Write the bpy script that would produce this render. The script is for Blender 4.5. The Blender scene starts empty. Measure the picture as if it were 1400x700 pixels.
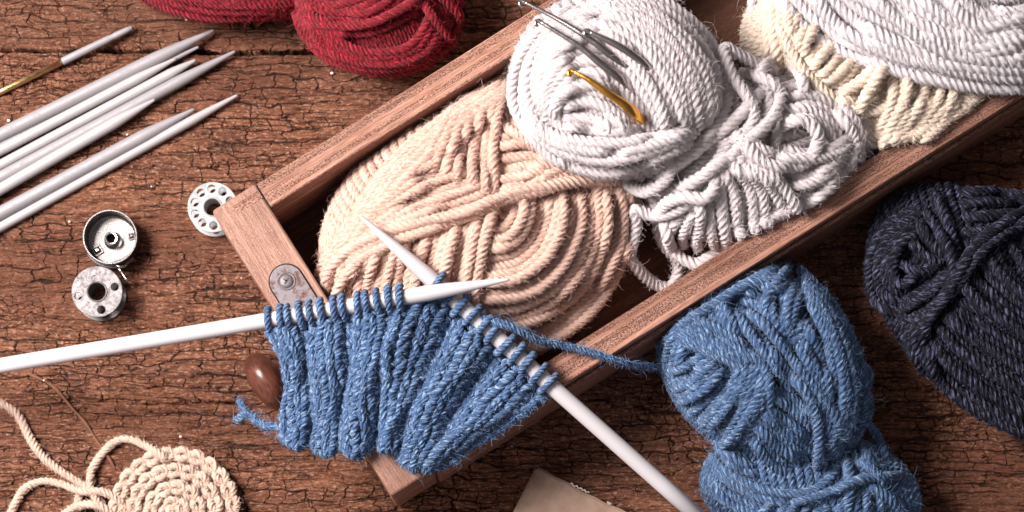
import bpy, bmesh, math, random
import numpy as np
from mathutils import Vector, Matrix

random.seed(7)
RNG = np.random.default_rng(11)
S = 0.0003                      # one picture unit on the table top, in metres
PI = math.pi
scene = bpy.context.scene
COL = scene.collection

# ------------------------------------------------------------------ camera
DIST = 3200.0
SHY = 660.0                     # the lens is shifted: the photograph is the upper part of a straight-down view
CAMP = np.array([0.0, -SHY, DIST])
FWD = np.array([0.0, 0.0, -1.0])
UPV = np.array([0.0, 1.0, 0.0])

def ray(px, py):
    px = np.asarray(px, float); py = np.asarray(py, float)
    d = FWD*DIST + np.stack([px-700, np.zeros_like(px), np.zeros_like(px)], -1) + (350+SHY-py)[..., None]*UPV
    return d/np.linalg.norm(d, axis=-1, keepdims=True)

def P(px, py, z=0.0):
    """point of the world (table units) seen at px, py and lying at height z"""
    d = ray(px, py)
    t = (np.asarray(z, float) - CAMP[2])/d[..., 2]
    return CAMP + d*t[..., None]

def Z3(pts):
    a = np.array(pts, float)
    return P(a[:, 0], a[:, 1], a[:, 2])

cam = bpy.data.cameras.new("camera")
cam.sensor_width = 36
cam.lens = DIST/1400*36
cam.clip_start = 0.05; cam.clip_end = 30
cam.dof.use_dof = True
cam.dof.focus_distance = (DIST-150)*S
cam.dof.aperture_fstop = 9
co = bpy.data.objects.new("camera", cam); COL.objects.link(co)
co.location = CAMP*S; cam.shift_y = SHY/1400
scene.camera = co

# ------------------------------------------------------------------ materials
class NT:
    def __init__(self, name, rough=0.6, spec=0.5):
        self.m = bpy.data.materials.new(name); self.m.use_nodes = True
        self.t = self.m.node_tree; self.n = self.t.nodes; self.l = self.t.links
        self.b = self.n['Principled BSDF']
        self.b.inputs['Roughness'].default_value = rough
        self.b.inputs['Specular IOR Level'].default_value = spec
    def node(self, typ, **kw):
        n = self.n.new(typ)
        for k, v in kw.items(): setattr(n, k, v)
        return n
    def put(self, sock, v):
        if hasattr(v, 'links') or isinstance(v, bpy.types.NodeSocket): self.l.new(v, sock)
        else: sock.default_value = v
    def coord(self, sx=1, sy=1, sz=1, kind='Object', off=(0, 0, 0), unit=True):
        tc = self.node('ShaderNodeTexCoord')
        mp = self.node('ShaderNodeMapping')
        k = (1/S) if unit else 1
        mp.inputs['Scale'].default_value = (k*sx, k*sy, k*sz)
        mp.inputs['Location'].default_value = off
        self.l.new(tc.outputs[kind], mp.inputs['Vector'])
        return mp.outputs['Vector']
    def noise(self, vec, scale=1, detail=4, rough=.55, dist=0, col=False):
        n = self.node('ShaderNodeTexNoise')
        self.l.new(vec, n.inputs['Vector'])
        n.inputs['Scale'].default_value = scale; n.inputs['Detail'].default_value = detail
        n.inputs['Roughness'].default_value = rough; n.inputs['Distortion'].default_value = dist
        return n.outputs['Color' if col else 'Fac']
    def voro(self, vec, scale=1, rnd=1, feature='DISTANCE_TO_EDGE', out='Distance'):
        n = self.node('ShaderNodeTexVoronoi', feature=feature)
        self.l.new(vec, n.inputs['Vector'])
        n.inputs['Scale'].default_value = scale; n.inputs['Randomness'].default_value = rnd
        return n.outputs[out]
    def math(self, op, a, b=0.0, c=0.0, clamp=False):
        n = self.node('ShaderNodeMath', operation=op); n.use_clamp = clamp
        self.put(n.inputs[0], a); self.put(n.inputs[1], b); self.put(n.inputs[2], c)
        return n.outputs[0]
    def rng(self, v, a, b, c=0.0, d=1.0, smooth=True):
        n = self.node('ShaderNodeMapRange')
        if smooth: n.interpolation_type = 'SMOOTHSTEP'
        self.l.new(v, n.inputs['Value'])
        for k, x in zip(('From Min', 'From Max', 'To Min', 'To Max'), (a, b, c, d)): self.put(n.inputs[k], x)
        return n.outputs['Result']
    def mix(self, f, a, b, blend='MIX'):
        n = self.node('ShaderNodeMix', data_type='RGBA', blend_type=blend)
        self.put(n.inputs['Factor'], f)
        for s, v in ((n.inputs['A'], a), (n.inputs['B'], b)): pass
        ia = [i for i in n.inputs if i.type == 'RGBA']
        for s, v in zip(ia, (a, b)):
            if isinstance(v, tuple) and len(v) == 3: v = (*v, 1)
            self.put(s, v)
        return [o for o in n.outputs if o.type == 'RGBA'][0]
    def vadd(self, a, b, scale=1.0):
        s = self.node('ShaderNodeVectorMath', operation='MULTIPLY_ADD')
        self.put(s.inputs[0], b); s.inputs[1].default_value = (scale,)*3 if not isinstance(scale, tuple) else scale
        self.put(s.inputs[2], a)
        return s.outputs[0]
    def bump(self, h, dist=1.0, strength=1.0, normal=None):
        n = self.node('ShaderNodeBump')
        n.inputs['Strength'].default_value = strength; n.inputs['Distance'].default_value = dist*S
        self.l.new(h, n.inputs['Height'])
        if normal is not None: self.l.new(normal, n.inputs['Normal'])
        self.l.new(n.outputs[0], self.b.inputs['Normal'])
        return n.outputs[0]
    def color(self, c): self.put(self.b.inputs['Base Color'], (*c, 1) if isinstance(c, tuple) and len(c) == 3 else c)

def yarn_mat(name, c1, c2, fleck=None, rough=.85, bump=1.0, sheen=.25):
    t = NT(name, rough, .25)
    uv = t.coord(.045, 2.2, 1, kind='UV', unit=False)      # u runs along the yarn, v round it
    f = t.noise(uv, 1, 3, .65)
    uv2 = t.coord(.16, 5.5, 1, kind='UV', unit=False)
    f2 = t.noise(uv2, 1, 3, .7)
    ob = t.coord(1, 1, 1)
    big = t.noise(ob, .02, 3)
    c = t.mix(t.rng(f, .3, .7), c1, c2)
    if fleck is not None:
        f3 = t.noise(t.coord(.11, .75, 1, kind='UV', unit=False), 1, 3, .6)
        c = t.mix(t.math('MULTIPLY', t.rng(f3, .50, .62), t.rng(f2, .38, .56)), c, fleck)
    c = t.mix(t.rng(big, .3, .7, 0, .25), c, tuple(x*.8 for x in c1))
    t.color(c)
    h = t.math('ADD', t.math('MULTIPLY', f, .5), t.math('MULTIPLY', f2, .7))
    t.bump(h, 1.5*bump, .9)
    t.b.inputs['Sheen Weight'].default_value = sheen
    t.b.inputs['Sheen Roughness'].default_value = .5
    return t.m

def fuzz_mat(name, c, c2=None):
    t = NT(name, .7, .2)
    c2 = c2 or tuple(min(.92, x*1.12) for x in c)
    h = t.node('ShaderNodeHairInfo')
    t.color(t.mix(t.rng(h.outputs['Random'], .25, .95, smooth=False), c, c2))
    return t.m

M = {}
M['beige'] = yarn_mat('beige_wool', (.62, .392, .312), (.76, .548, .462))
M['pale'] = yarn_mat('pale_grey_wool', (.60, .54, .55), (.76, .70, .71))
M['cream'] = yarn_mat('cream_wool', (.72, .585, .475), (.86, .755, .65))
M['white'] = yarn_mat('white_wool', (.67, .62, .65), (.81, .76, .79), rough=.6)
M['blue'] = yarn_mat('blue_wool', (.018, .048, .12), (.065, .145, .32), fleck=(.36, .52, .74))
M['navy'] = yarn_mat('navy_wool', (.002, .002, .003), (.010, .011, .022), fleck=(.15, .155, .27), sheen=0)
M['red'] = yarn_mat('red_wool', (.09, .003, .006), (.25, .006, .017), fleck=(.52, .025, .05), sheen=.1)
M['crochet'] = yarn_mat('sand_cotton', (.58, .395, .315), (.70, .53, .44))
for k, c, d in (('beige', (.64, .42, .34), (.78, .58, .495)), ('pale', (.63, .57, .58), (.78, .72, .73)), ('cream', (.74, .60, .48), (.87, .765, .66)),
                ('white', (.69, .64, .67), (.83, .78, .81)), ('blue', (.02, .055, .14), (.30, .46, .70)), ('navy', (.002, .002, .004), (.10, .103, .17)),
                ('red', (.10, .003, .008), (.62, .035, .07)), ('crochet', (.66, .46, .36), (.78, .60, .49))):
    M['f_'+k] = fuzz_mat(k+'_fibre', c, d)

def table_mat():
    t = NT('weathered_table_wood', .72, .25)
    base = t.coord(1, 1, 1)
    warp = t.noise(base, .018, 3, .6, col=True)
    v = t.vadd(base, warp, (16, 11, 0))
    warp2 = t.noise(base, .11, 2, .6, col=True)
    v = t.vadd(v, warp2, (4, 3, 0))
    def sc(vec, x, y, ox=0):
        m = t.node('ShaderNodeMapping'); m.inputs['Scale'].default_value = (x, y, .001)
        m.inputs['Location'].default_value = (ox, ox*.37, 0)
        t.l.new(vec, m.inputs['Vector']); return m.outputs[0]
    # long splits along the grain, short checks across it: a broken, warped network of blocks
    w1 = t.noise(sc(base, .0045, .011, 3), 1, 4, .6)
    w2 = t.noise(sc(base, .006, .009, 9), 1, 4, .6)
    def blocks(vec, w, h, off, ox):
        b = t.node('ShaderNodeTexBrick'); b.offset = off; b.offset_frequency = 2; b.squash = .62; b.squash_frequency = 3
        m = t.node('ShaderNodeMapping'); m.inputs['Location'].default_value = (ox, ox*1.7, 0)
        t.l.new(vec, m.inputs['Vector']); t.l.new(m.outputs[0], b.inputs['Vector'])
        b.inputs['Scale'].default_value = 1; b.inputs['Brick Width'].default_value = w; b.inputs['Row Height'].default_value = h
        b.inputs['Mortar Size'].default_value = h*.30; b.inputs['Mortar Smooth'].default_value = 1; b.inputs['Bias'].default_value = 0
        return b.outputs['Fac']
    v3 = t.vadd(base, t.noise(sc(base, .010, .022, 2), 1, 3, .55, col=True), (60, 40, 0))
    v3 = t.vadd(v3, t.noise(sc(base, .035, .09, 6), 1, 2, .5, col=True), (14, 6, 0))
    v4 = t.vadd(base, t.noise(sc(base, .017, .013, 14), 1, 3, .6, col=True), (70, 60, 0))
    v4 = t.vadd(v4, t.noise(sc(base, .08, .12, 16), 1, 2, .5, col=True), (7, 4, 0))
    br = t.noise(sc(base, .03, .10, 5), 1, 4, .6)
    m1 = t.rng(t.math('ADD', t.math('MULTIPLY', w1, .65), t.math('MULTIPLY', br, .35)), .40, .58)
    m2 = t.rng(t.math('ADD', t.math('MULTIPLY', w2, .65), t.math('MULTIPLY', br, .35)), .45, .60)
    k1 = t.math('MULTIPLY', t.rng(blocks(v3, 46, 17, .43, 3), t.rng(m1, 0, 1, .985, .84), 1.0), t.rng(m1, .1, .8, .0, 1))
    k2 = t.math('MULTIPLY', t.rng(blocks(v4, 22, 11, .37, 40), t.rng(m2, 0, 1, .988, .87), 1.0), t.rng(m2, .15, .9))
    # long horizontal splits: thin dark lines that follow the grain
    def lines(vec, fy, fx, ox, w):
        n = t.noise(sc(vec, fx, fy, ox), 1, 2, .5)
        return t.rng(t.math('ABSOLUTE', t.math('SUBTRACT', n, .5)), 0.0, w, 1, 0)
    l1 = t.math('MULTIPLY', lines(v, .055, .0028, 21, .013), t.rng(t.noise(sc(base, .012, .03, 22), 1, 3), .42, .52))
    l2 = t.math('MULTIPLY', lines(v, .13, .007, 31, .016), t.rng(t.noise(sc(base, .016, .05, 32), 1, 3), .46, .56))
    crack = t.math('MAXIMUM', t.math('MAXIMUM', k1, k2), t.math('MAXIMUM', l1, t.math('MULTIPLY', l2, .85)))
    # fibres
    fib = t.noise(sc(v, .014, .42, 1), 1, 6, .72)
    fib2 = t.noise(sc(v, .09, 1.7, 2), 1, 4, .65)
    lump = t.noise(sc(v, .035, .12, 6), 1, 5, .65)
    tone = t.noise(sc(base, .003, .014, 8), 1, 4, .6)
    grit = t.noise(sc(base, .35, .5, 8), 1, 4, .75)
    c = t.mix(t.rng(fib, .41, .59), (.120, .040, .020), (.42, .170, .088))
    c = t.mix(t.rng(lump, .49, .64, 0, .7), c, (.58, .275, .165))
    c = t.mix(t.rng(tone, .42, .58, 0, .5), c, (.17, .066, .040))
    c = t.mix(t.rng(grit, .47, .60, 0, .62), c, (.09, .035, .022))
    c = t.mix(t.rng(fib2, .47, .60, 0, .62), c, (.10, .037, .023))
    chip = t.noise(sc(v, .13, .38, 41), 1, 4, .7)
    c = t.mix(t.rng(chip, .53, .64, 0, .75), c, (.66, .38, .265))
    gr = t.noise(sc(base, .018, .07, 12), 1, 4, .65)
    c = t.mix(t.rng(gr, .60, .72, 0, .6), c, (.30, .20, .17))
    bandn = t.noise(sc(base, .0022, .0075, 50), 1, 3, .55)
    c = t.mix(t.rng(bandn, .44, .62, 0, .55), c, (.13, .045, .025))
    ty = t.node('ShaderNodeSeparateXYZ'); t.l.new(base, ty.inputs[0])
    c = t.mix(t.rng(ty.outputs['Y'], 283, 300, 0, .35), c, (.12, .050, .030))
    gp = t.node('ShaderNodeAttribute', attribute_name='gap')     # shade of the joint between the boards, painted into the colour
    c = t.mix(t.math('MULTIPLY', gp.outputs['Fac'], .9), c, (.016, .008, .005))
    c = t.mix(t.math('MULTIPLY', crack, .86), c, (.010, .005, .003))
    t.color(c)
    hh = t.math('MULTIPLY', crack, -4.5)
    hh = t.math('ADD', hh, t.math('MULTIPLY', lump, 6.0))
    hh = t.math('ADD', hh, t.math('MULTIPLY', fib, 4.0))
    hh = t.math('ADD', hh, t.math('MULTIPLY', fib2, 2.6))
    hh = t.math('ADD', hh, t.math('MULTIPLY', chip, 3.0))
    hh = t.math('ADD', hh, t.math('MULTIPLY', grit, 2.4))
    d = t.node('ShaderNodeDisplacement'); d.inputs['Midlevel'].default_value = 8.5
    d.inputs['Scale'].default_value = S
    t.l.new(hh, d.inputs['Height'])
    out = [n for n in t.n if n.type == 'OUTPUT_MATERIAL'][0]
    t.l.new(d.outputs[0], out.inputs['Displacement'])
    t.m.displacement_method = 'BOTH'
    return t.m
M['table'] = table_mat()

def box_wood(name, dark=(.10, .034, .018), mid=(.31, .130, .082), light=(.55, .30, .22), pores=1.0, rough=.5):
    t = NT(name, rough, .4)
    v = t.coord(.012, .28, .28)
    g = t.noise(v, 1, 4, .65, .4)
    v2 = t.coord(.05, 1.1, 1.1)
    g2 = t.noise(v2, 1, 3, .6)
    c = t.mix(t.rng(g, .3, .7), mid, light)
    c = t.mix(t.rng(g2, .45, .7, 0, .55), c, dark)
    big = t.noise(t.coord(.004, .02, .02), 1, 4)
    c = t.mix(t.rng(big, .4, .7, 0, .5), c, dark)
    # porous, stippled bands running along the board
    p = t.voro(t.coord(.42, .62, .62), 1, 1, 'F1')
    pn = t.noise(t.coord(.42, .62, .62), 1, 3, .7)
    band = t.rng(t.noise(t.coord(.0012, .10, .10), 1, 2, .5), .41, .49)
    pm = t.math('MULTIPLY', t.math('MULTIPLY', t.rng(pn, .52, .58), band), pores)
    c = t.mix(t.math('MULTIPLY', pm, .8), c, (.04, .02, .015))
    sp = t.noise(t.coord(.09, .12, .12), 1, 5, .8)
    c = t.mix(t.rng(sp, .70, .76, 0, .6), c, (.62, .45, .38))
    t.color(c)
    h = t.math('SUBTRACT', t.math('ADD', t.math('MULTIPLY', g2, 1.4), t.math('MULTIPLY', g, 1.2)), t.math('MULTIPLY', pm, 1.6))
    t.bump(h, 1.0, .8)
    t.put(t.b.inputs['Roughness'], t.rng(g2, .3, .7, rough-.08, rough+.15))
    return t.m
M['rail'] = box_wood('drawer_side_wood')
M['front'] = box_wood('drawer_front_wood', mid=(.34, .175, .125), light=(.47, .27, .205), pores=.25)
M['floor'] = box_wood('drawer_floor_wood', dark=(.06, .022, .013), mid=(.16, .062, .036), light=(.22, .10, .06), pores=.3, rough=.7)
def knob_mat():
    t = NT('knob_varnished_wood', .28, .5)
    g = t.noise(t.coord(.15, .05, .4), 1, 4, .6)
    c = t.mix(t.rng(g, .3, .7), (.065, .020, .013), (.15, .050, .032))
    s = t.noise(t.coord(.5, .5, .5), 1, 3, .7)
    c = t.mix(t.rng(s, .66, .72, 0, .7), c, (.35, .2, .15))
    t.color(c); t.bump(g, .6, .5); return t.m
M['knob'] = knob_mat()

def metal(name, c, rough, wear=(.3, .28, .28), amt=.5, metallic=1.0, scale=.12):
    t = NT(name, rough, .5)
    n = t.noise(t.coord(scale, scale, scale), 1, 5, .7)
    n2 = t.noise(t.coord(.8, .8, .8), 1, 3, .6)
    t.color(t.mix(t.rng(n, .45, .7, 0, amt), c, wear))
    t.b.inputs['Metallic'].default_value = metallic
    t.put(t.b.inputs['Roughness'], t.rng(n, .3, .7, rough*.75, min(1, rough*1.5)))
    t.bump(n2, .25, .4)
    return t.m
M['steel'] = metal('worn_steel', (.22, .205, .20), .27, (.14, .125, .12), .45, 1.0, .3)
M['oldsteel'] = metal('tarnished_steel', (.20, .182, .185), .5, (.10, .09, .09), .7, .6, .2)
M['bright'] = metal('polished_steel', (.42, .385, .38), .2, (.24, .21, .21), .3)
M['gold'] = metal('gold_lacquered_metal', (.80, .40, .08), .2, (.55, .24, .03), .4)
M['brass'] = metal('brass_tube', (.72, .50, .24), .3, (.45, .28, .12), .4)
M['plate'] = metal('rusty_plate', (.20, .175, .19), .5, (.12, .05, .032), .95, .7, .10)
M['alu'] = metal('satin_aluminium', (.28, .262, .278), .5, (.23, .216, .228), .5, .15, .06)
M['aluw'] = metal('pale_coated_aluminium', (.37, .348, .355), .45, (.30, .282, .288), .5, .08, .06)
M['plastic'] = metal('white_plastic', (.51, .482, .50), .38, (.45, .425, .44), .4, 0, .03)
M['bobbin'] = metal('cast_white_metal', (.38, .365, .37), .5, (.19, .225, .23), .75, .1, .09)
def plain(name, c, rough=.8):
    t = NT(name, rough, .3); t.color(c); return t.m
M['dark'] = plain('dark_gap', (.02, .013, .01))
def kraft():
    t = NT('brown_card', .8, .25)
    n = t.noise(t.coord(.035, .035, .035), 1, 6, .65)
    c = t.mix(t.rng(n, .3, .7), (.24, .155, .115), (.34, .235, .18))
    n2 = t.noise(t.coord(.5, .5, .5), 1, 4, .7)
    c = t.mix(t.rng(n2, .55, .75, 0, .6), c, (.20, .12, .085))
    t.color(c); t.bump(n2, .8, .6); return t.m
M['card'] = kraft()
M['pages'] = plain('page_edges', (.62, .52, .45))
M['twig'] = plain('dry_bark', (.17, .075, .045))
M['dust'] = plain('white_lint', (.75, .7, .66))

# ------------------------------------------------------------------ object helpers
def new_obj(name, data, parent=None, loc=None):
    o = bpy.data.objects.new(name, data); COL.objects.link(o)
    if parent is not None: o.parent = parent
    if loc is not None: o.location = loc
    return o
def thing(name, label, cat, base, group=None, rotz=0):
    o = new_obj(name, None, None, Vector(base)*S); o.empty_display_size = .01
    o.rotation_euler = (0, 0, rotz)
    o['label'] = label; o['category'] = cat
    if group: o['group'] = group
    o['base'] = [float(x) for x in base]
    return o
def arr_mesh(name, v, f, mat, parent=None, uv=None, smooth=True):
    """v in table units, world axes; the parent's base is taken off (parents that rotate pass local coordinates)"""
    v = np.asarray(v, float)
    if parent is not None and 'base' in parent: v = v - np.array(parent['base'])
    me = bpy.data.meshes.new(name)
    f = np.asarray(f, np.int32)
    me.vertices.add(len(v)); me.vertices.foreach_set('co', (v*S).astype(np.float32).ravel())
    k = f.shape[1]
    me.loops.add(f.size); me.polygons.add(len(f))
    me.loops.foreach_set('vertex_index', f.ravel())
    me.polygons.foreach_set('loop_start', np.arange(0, f.size, k, dtype=np.int32))
    if smooth: me.polygons.foreach_set('use_smooth', np.ones(len(f), bool))
    if uv is not None:
        l = me.uv_layers.new(name='UVMap'); l.data.foreach_set('uv', uv[f.ravel()].astype(np.float32).ravel())
    me.update(calc_edges=True)
    me.materials.append(mat)
    return new_obj(name, me, parent)
def bm_obj(name, bm, mat, parent=None, smooth=False, loc=None, rot=None):
    me = bpy.data.meshes.new(name); bm.normal_update()
    for vv in bm.verts: vv.co *= S
    bm.to_mesh(me); bm.free()
    if smooth:
        for p in me.polygons: p.use_smooth = True
    me.materials.append(mat)
    o = new_obj(name, me, parent)
    if loc is not None: o.location = Vector(loc)*S
    if rot is not None: o.rotation_euler = rot
    return o
def bbox_bm(x0, x1, y0, y1, z0, z1, bev=2.5, seg=3):
    bm = bmesh.new(); bmesh.ops.create_cube(bm, size=1)
    for v in bm.verts:
        v.co = Vector(((x0+x1)/2+v.co.x*(x1-x0), (y0+y1)/2+v.co.y*(y1-y0), (z0+z1)/2+v.co.z*(z1-z0)))
    if bev: bmesh.ops.bevel(bm, geom=bm.edges[:], offset=bev, segments=seg, affect='EDGES', profile=.5)
    return bm
def lathe_bm(prof, n=64, axis='z'):
    bm = bmesh.new(); rings = []
    for r, z in prof:
        if r < 1e-6: rings.append([bm.verts.new((0, 0, z))])
        else: rings.append([bm.verts.new((r*math.cos(2*PI*i/n), r*math.sin(2*PI*i/n), z)) for i in range(n)])
    for a, b in zip(rings, rings[1:]):
        for i in range(n):
            j = (i+1) % n
            if len(a) == 1 and len(b) == 1: continue
            if len(a) == 1: bm.faces.new((a[0], b[i], b[j]))
            elif len(b) == 1: bm.faces.new((a[i], b[0], a[j]))
            else: bm.faces.new((a[i], b[i], b[j], a[j]))
    bmesh.ops.recalc_face_normals(bm, faces=bm.faces)
    return bm
def shade_auto(o, ang=40):
    me = o.data
    for p in me.polygons: p.use_smooth = True
    bm = bmesh.new(); bm.from_mesh(me)
    for e in bm.edges:
        if len(e.link_faces) == 2 and e.calc_face_angle(0) > math.radians(ang): e.smooth = False
    bm.to_mesh(me); bm.free()
def plate(name, loops, thick, bevel, mat, parent, loc):
    """flat plate with holes: first loop the outline, the rest the holes; z from 0 to thick"""
    cu = bpy.data.curves.new(name, 'CURVE'); cu.dimensions = '2D'; cu.fill_mode = 'BOTH'
    cu.extrude = (thick/2-bevel)*S; cu.bevel_depth = bevel*S; cu.bevel_resolution = 2
    cu.offset = -bevel*S
    for L in loops:
        sp = cu.splines.new('POLY'); sp.points.add(len(L)-1); sp.use_cyclic_u = True
        for q, (x, y) in zip(sp.points, L): q.co = (x*S, y*S, 0, 1)
    tmp = bpy.data.objects.new('tmp', cu); COL.objects.link(tmp)
    dg = bpy.context.evaluated_depsgraph_get()
    me = bpy.data.meshes.new_from_object(tmp.evaluated_get(dg))
    bpy.data.objects.remove(tmp)
    me.name = name; me.materials.clear(); me.materials.append(mat)
    me.transform(Matrix.Translation((0, 0, thick/2*S)))
    o = new_obj(name, me, parent, Vector(loc)*S)
    shade_auto(o, 35)
    return o
def circ(cx, cy, r, n=48): return [(cx+r*math.cos(2*PI*i/n), cy+r*math.sin(2*PI*i/n)) for i in range(n)]

# ------------------------------------------------------------------ curves and ropes
def crom(pts, step=2.0):
    """Catmull-Rom through control points of any dimension, resampled at even distance"""
    p = np.array(pts, float)
    if len(p) == 2: dense = p[0]+(p[1]-p[0])*np.linspace(0, 1, 40)[:, None]
    else:
        q = np.vstack([2*p[0]-p[1], p, 2*p[-1]-p[-2]])
        t = np.linspace(0, 1, 24, endpoint=False)[:, None]; out = []
        for i in range(1, len(q)-2):
            a, b, c, d = q[i-1], q[i], q[i+1], q[i+2]
            out.append(.5*((2*b)+(-a+c)*t+(2*a-5*b+4*c-d)*t*t+(-a+3*b-3*c+d)*t**3))
        dense = np.vstack(out+[p[-1:]])
    return resample(dense, step)
def resample(d, step=None, n=None):
    L = np.concatenate([[0], np.cumsum(np.linalg.norm(np.diff(d, axis=0), axis=1))])
    if n is None: n = max(6, int(L[-1]/step)+1)
    s = np.linspace(0, L[-1], n)
    return np.stack([np.interp(s, L, d[:, k]) for k in range(d.shape[1])], 1)
def gsm(a, sig):
    k = int(sig*3)+1; x = np.arange(-k, k+1); w = np.exp(-.5*(x/sig)**2); w /= w.sum()
    if a.ndim == 1: return np.convolve(np.pad(a, k, mode='edge'), w, 'valid')
    return np.stack([gsm(a[:, i], sig) for i in range(a.shape[1])], 1)
def norm(a): return a/np.maximum(np.linalg.norm(a, axis=-1, keepdims=True), 1e-9)

class Rope:
    """collects plied strands into one mesh, and the places its fuzz grows from"""
    def __init__(self, r, plies=4, pitch=None, nseg=16, fuzz=.5, fl=11, step=1.9, nap=2.2, nl=5.0):
        plies = 4; nseg = 20; pitch = r*4.6; self.nap = nap; self.nl = nl; self.nz = []
        self.r = r; self.pl = plies; self.pitch = pitch; self.ns = nseg; self.v = []; self.f = []; self.uv = []
        self.n = 0; self.fz = []; self.fd = fuzz; self.fl = fl; self.step = step; self.off = 0
        th = np.arange(nseg)/nseg*2*PI
        rp = .432; d = 1-rp
        if plies > 1:
            al = (th+PI/plies) % (2*PI/plies) - PI/plies
            prof = d*np.cos(al)+np.sqrt(np.maximum(rp**2-(d*np.sin(al))**2, 0.02))
        else: prof = np.ones(nseg)
        self.th = th; self.prof = prof
    def add(self, pts, ref=None, r=None, fuzz=True, ends=True, twist_dir=1):
        """pts Nx3 world; ref Nx3 or a vector: outward direction"""
        r = r or self.r
        pts = resample(np.asarray(pts, float), self.step) if ref is None or np.ndim(ref) == 1 else pts
        n = len(pts)
        if n < 4: return
        t = norm(np.gradient(pts, axis=0))
        if ref is None: ref = np.array([0, 0, 1.0])
        ref = np.broadcast_to(ref, pts.shape)
        a = ref-(ref*t).sum(1, keepdims=True)*t
        bad = np.linalg.norm(a, axis=1) < .15
        a[bad] = np.cross(t[bad], [0.3, .9, .1])
        a = norm(gsm(a, 2)); a = norm(a-(a*t).sum(1, keepdims=True)*t); b = np.cross(t, a)
        s = np.concatenate([[0], np.cumsum(np.linalg.norm(np.diff(pts, axis=0), axis=1))])
        ph = random.random()*6.28+twist_dir*s/self.pitch*2*PI + gsm(RNG.normal(0, 1, n), 10)*2.2
        rr = r*(1+.07*np.clip(gsm(RNG.normal(0, 1, n), 5)*3, -1, 1)+.10*np.clip(gsm(RNG.normal(0, 1, n), 16)*4, -1, 1))
        if ends:
            rr[0] *= .15; rr[-1] *= .15
            if n > 8: rr[1] *= .7; rr[-2] *= .7
        ang = self.th[None, :]+ph[:, None]
        rad = rr[:, None]*self.prof[None, :]
        V = pts[:, None, :]+rad[..., None]*(np.cos(ang)[..., None]*a[:, None, :]+np.sin(ang)[..., None]*b[:, None, :])
        ns = self.ns
        i = np.arange(n-1)[:, None]*ns; k = np.arange(ns)[None, :]; k2 = (k+1) % ns
        F = np.stack([i+k, i+k2, i+ns+k2, i+ns+k], -1).reshape(-1, 4)+self.n
        self.v.append(V.reshape(-1, 3)); self.f.append(F)
        U = np.stack([np.broadcast_to((s+self.off)[:, None], (n, ns)), np.broadcast_to(np.abs(self.th/PI-1)[None, :]*6*r/6+self.off*.37, (n, ns))], -1)
        self.uv.append(U.reshape(-1, 2)); self.n += n*ns; self.off += 137.3
        if fuzz and self.fd > 0:
            m = int(s[-1]*self.fd)
            if m:
                idx = RNG.integers(0, n, m); aa = RNG.uniform(-2.0, 2.0, m)
                out = np.cos(aa)[:, None]*a[idx]+np.sin(aa)[:, None]*b[idx]
                root = pts[idx]+out*(r*.86)
                self.fz.append((root, out, t[idx]))
            m = int(s[-1]*self.nap)
            if m and self.fd > 0:
                idx = RNG.integers(0, n, m); aa = RNG.uniform(-1.7, 1.7, m)
                out = np.cos(aa)[:, None]*a[idx]+np.sin(aa)[:, None]*b[idx]
                hoop = -np.sin(aa)[:, None]*a[idx]+np.cos(aa)[:, None]*b[idx]
                self.nz.append((pts[idx]+out*(r*.84), out, norm(t[idx]+hoop*1.1*twist_dir)))
    def build(self, name, mat, parent, fmat=None):
        o = arr_mesh(name, np.vstack(self.v), np.vstack(self.f), mat, parent, np.vstack(self.uv))
        if fmat is not None and self.fz:
            root = np.vstack([x[0] for x in self.fz]); out = np.vstack([x[1] for x in self.fz]); tt = np.vstack([x[2] for x in self.fz])
            hairs('fuzz', root, out, tt, self.fl, fmat, parent)
            if self.nz:
                root, out, tt = (np.vstack([x[k] for x in self.nz]) for k in range(3))
                nap_hairs(root, out, tt, self.nl, fmat, parent)
        return o
def hairs(name, root, out, tt, L, mat, parent):
    m = len(root); K = 6
    ln = L*RNG.gamma(2.2, .42, m)
    sgn = RNG.choice([-1, 1], m)[:, None]
    d = norm(out*RNG.uniform(.25, .9, m)[:, None]+tt*sgn*RNG.uniform(.4, 1.2, m)[:, None]+RNG.normal(0, .25, (m, 3)))
    c1 = norm(np.cross(d, RNG.normal(0, 1, (m, 3)))); c2 = np.cross(d, c1)
    w = RNG.uniform(1.5, 6, m); amp = ln*RNG.uniform(.08, .28, m); bend = RNG.uniform(-.6, .25, m)
    pts = np.zeros((m, K, 3)); tk = np.linspace(0, 1, K)
    for i, t in enumerate(tk):
        pts[:, i] = root+d*(ln*t)[:, None]+c1*(amp*(np.sin(w*t)))[:, None]+c2*(amp*(1-np.cos(w*t)))[:, None]+out*(bend*ln*t*t)[:, None]
    pts -= np.array(parent['base'])
    hc = bpy.data.hair_curves.new(name); hc.add_curves([K]*m)
    hc.attributes['position'].data.foreach_set('vector', (pts*S).astype(np.float32).ravel())
    ra = hc.attributes.get('radius') or hc.attributes.new('radius', 'FLOAT', 'POINT')
    rad = np.broadcast_to(np.array([.14, .13, .12, .10, .07, .04])[None, :], (m, K))*S*RNG.uniform(.7, 1.15, (m, 1))
    ra.data.foreach_set('value', rad.astype(np.float32).ravel())
    hc.materials.append(mat)
    o = new_obj(name, hc, parent); o['kind'] = 'stuff'
    return o

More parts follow.
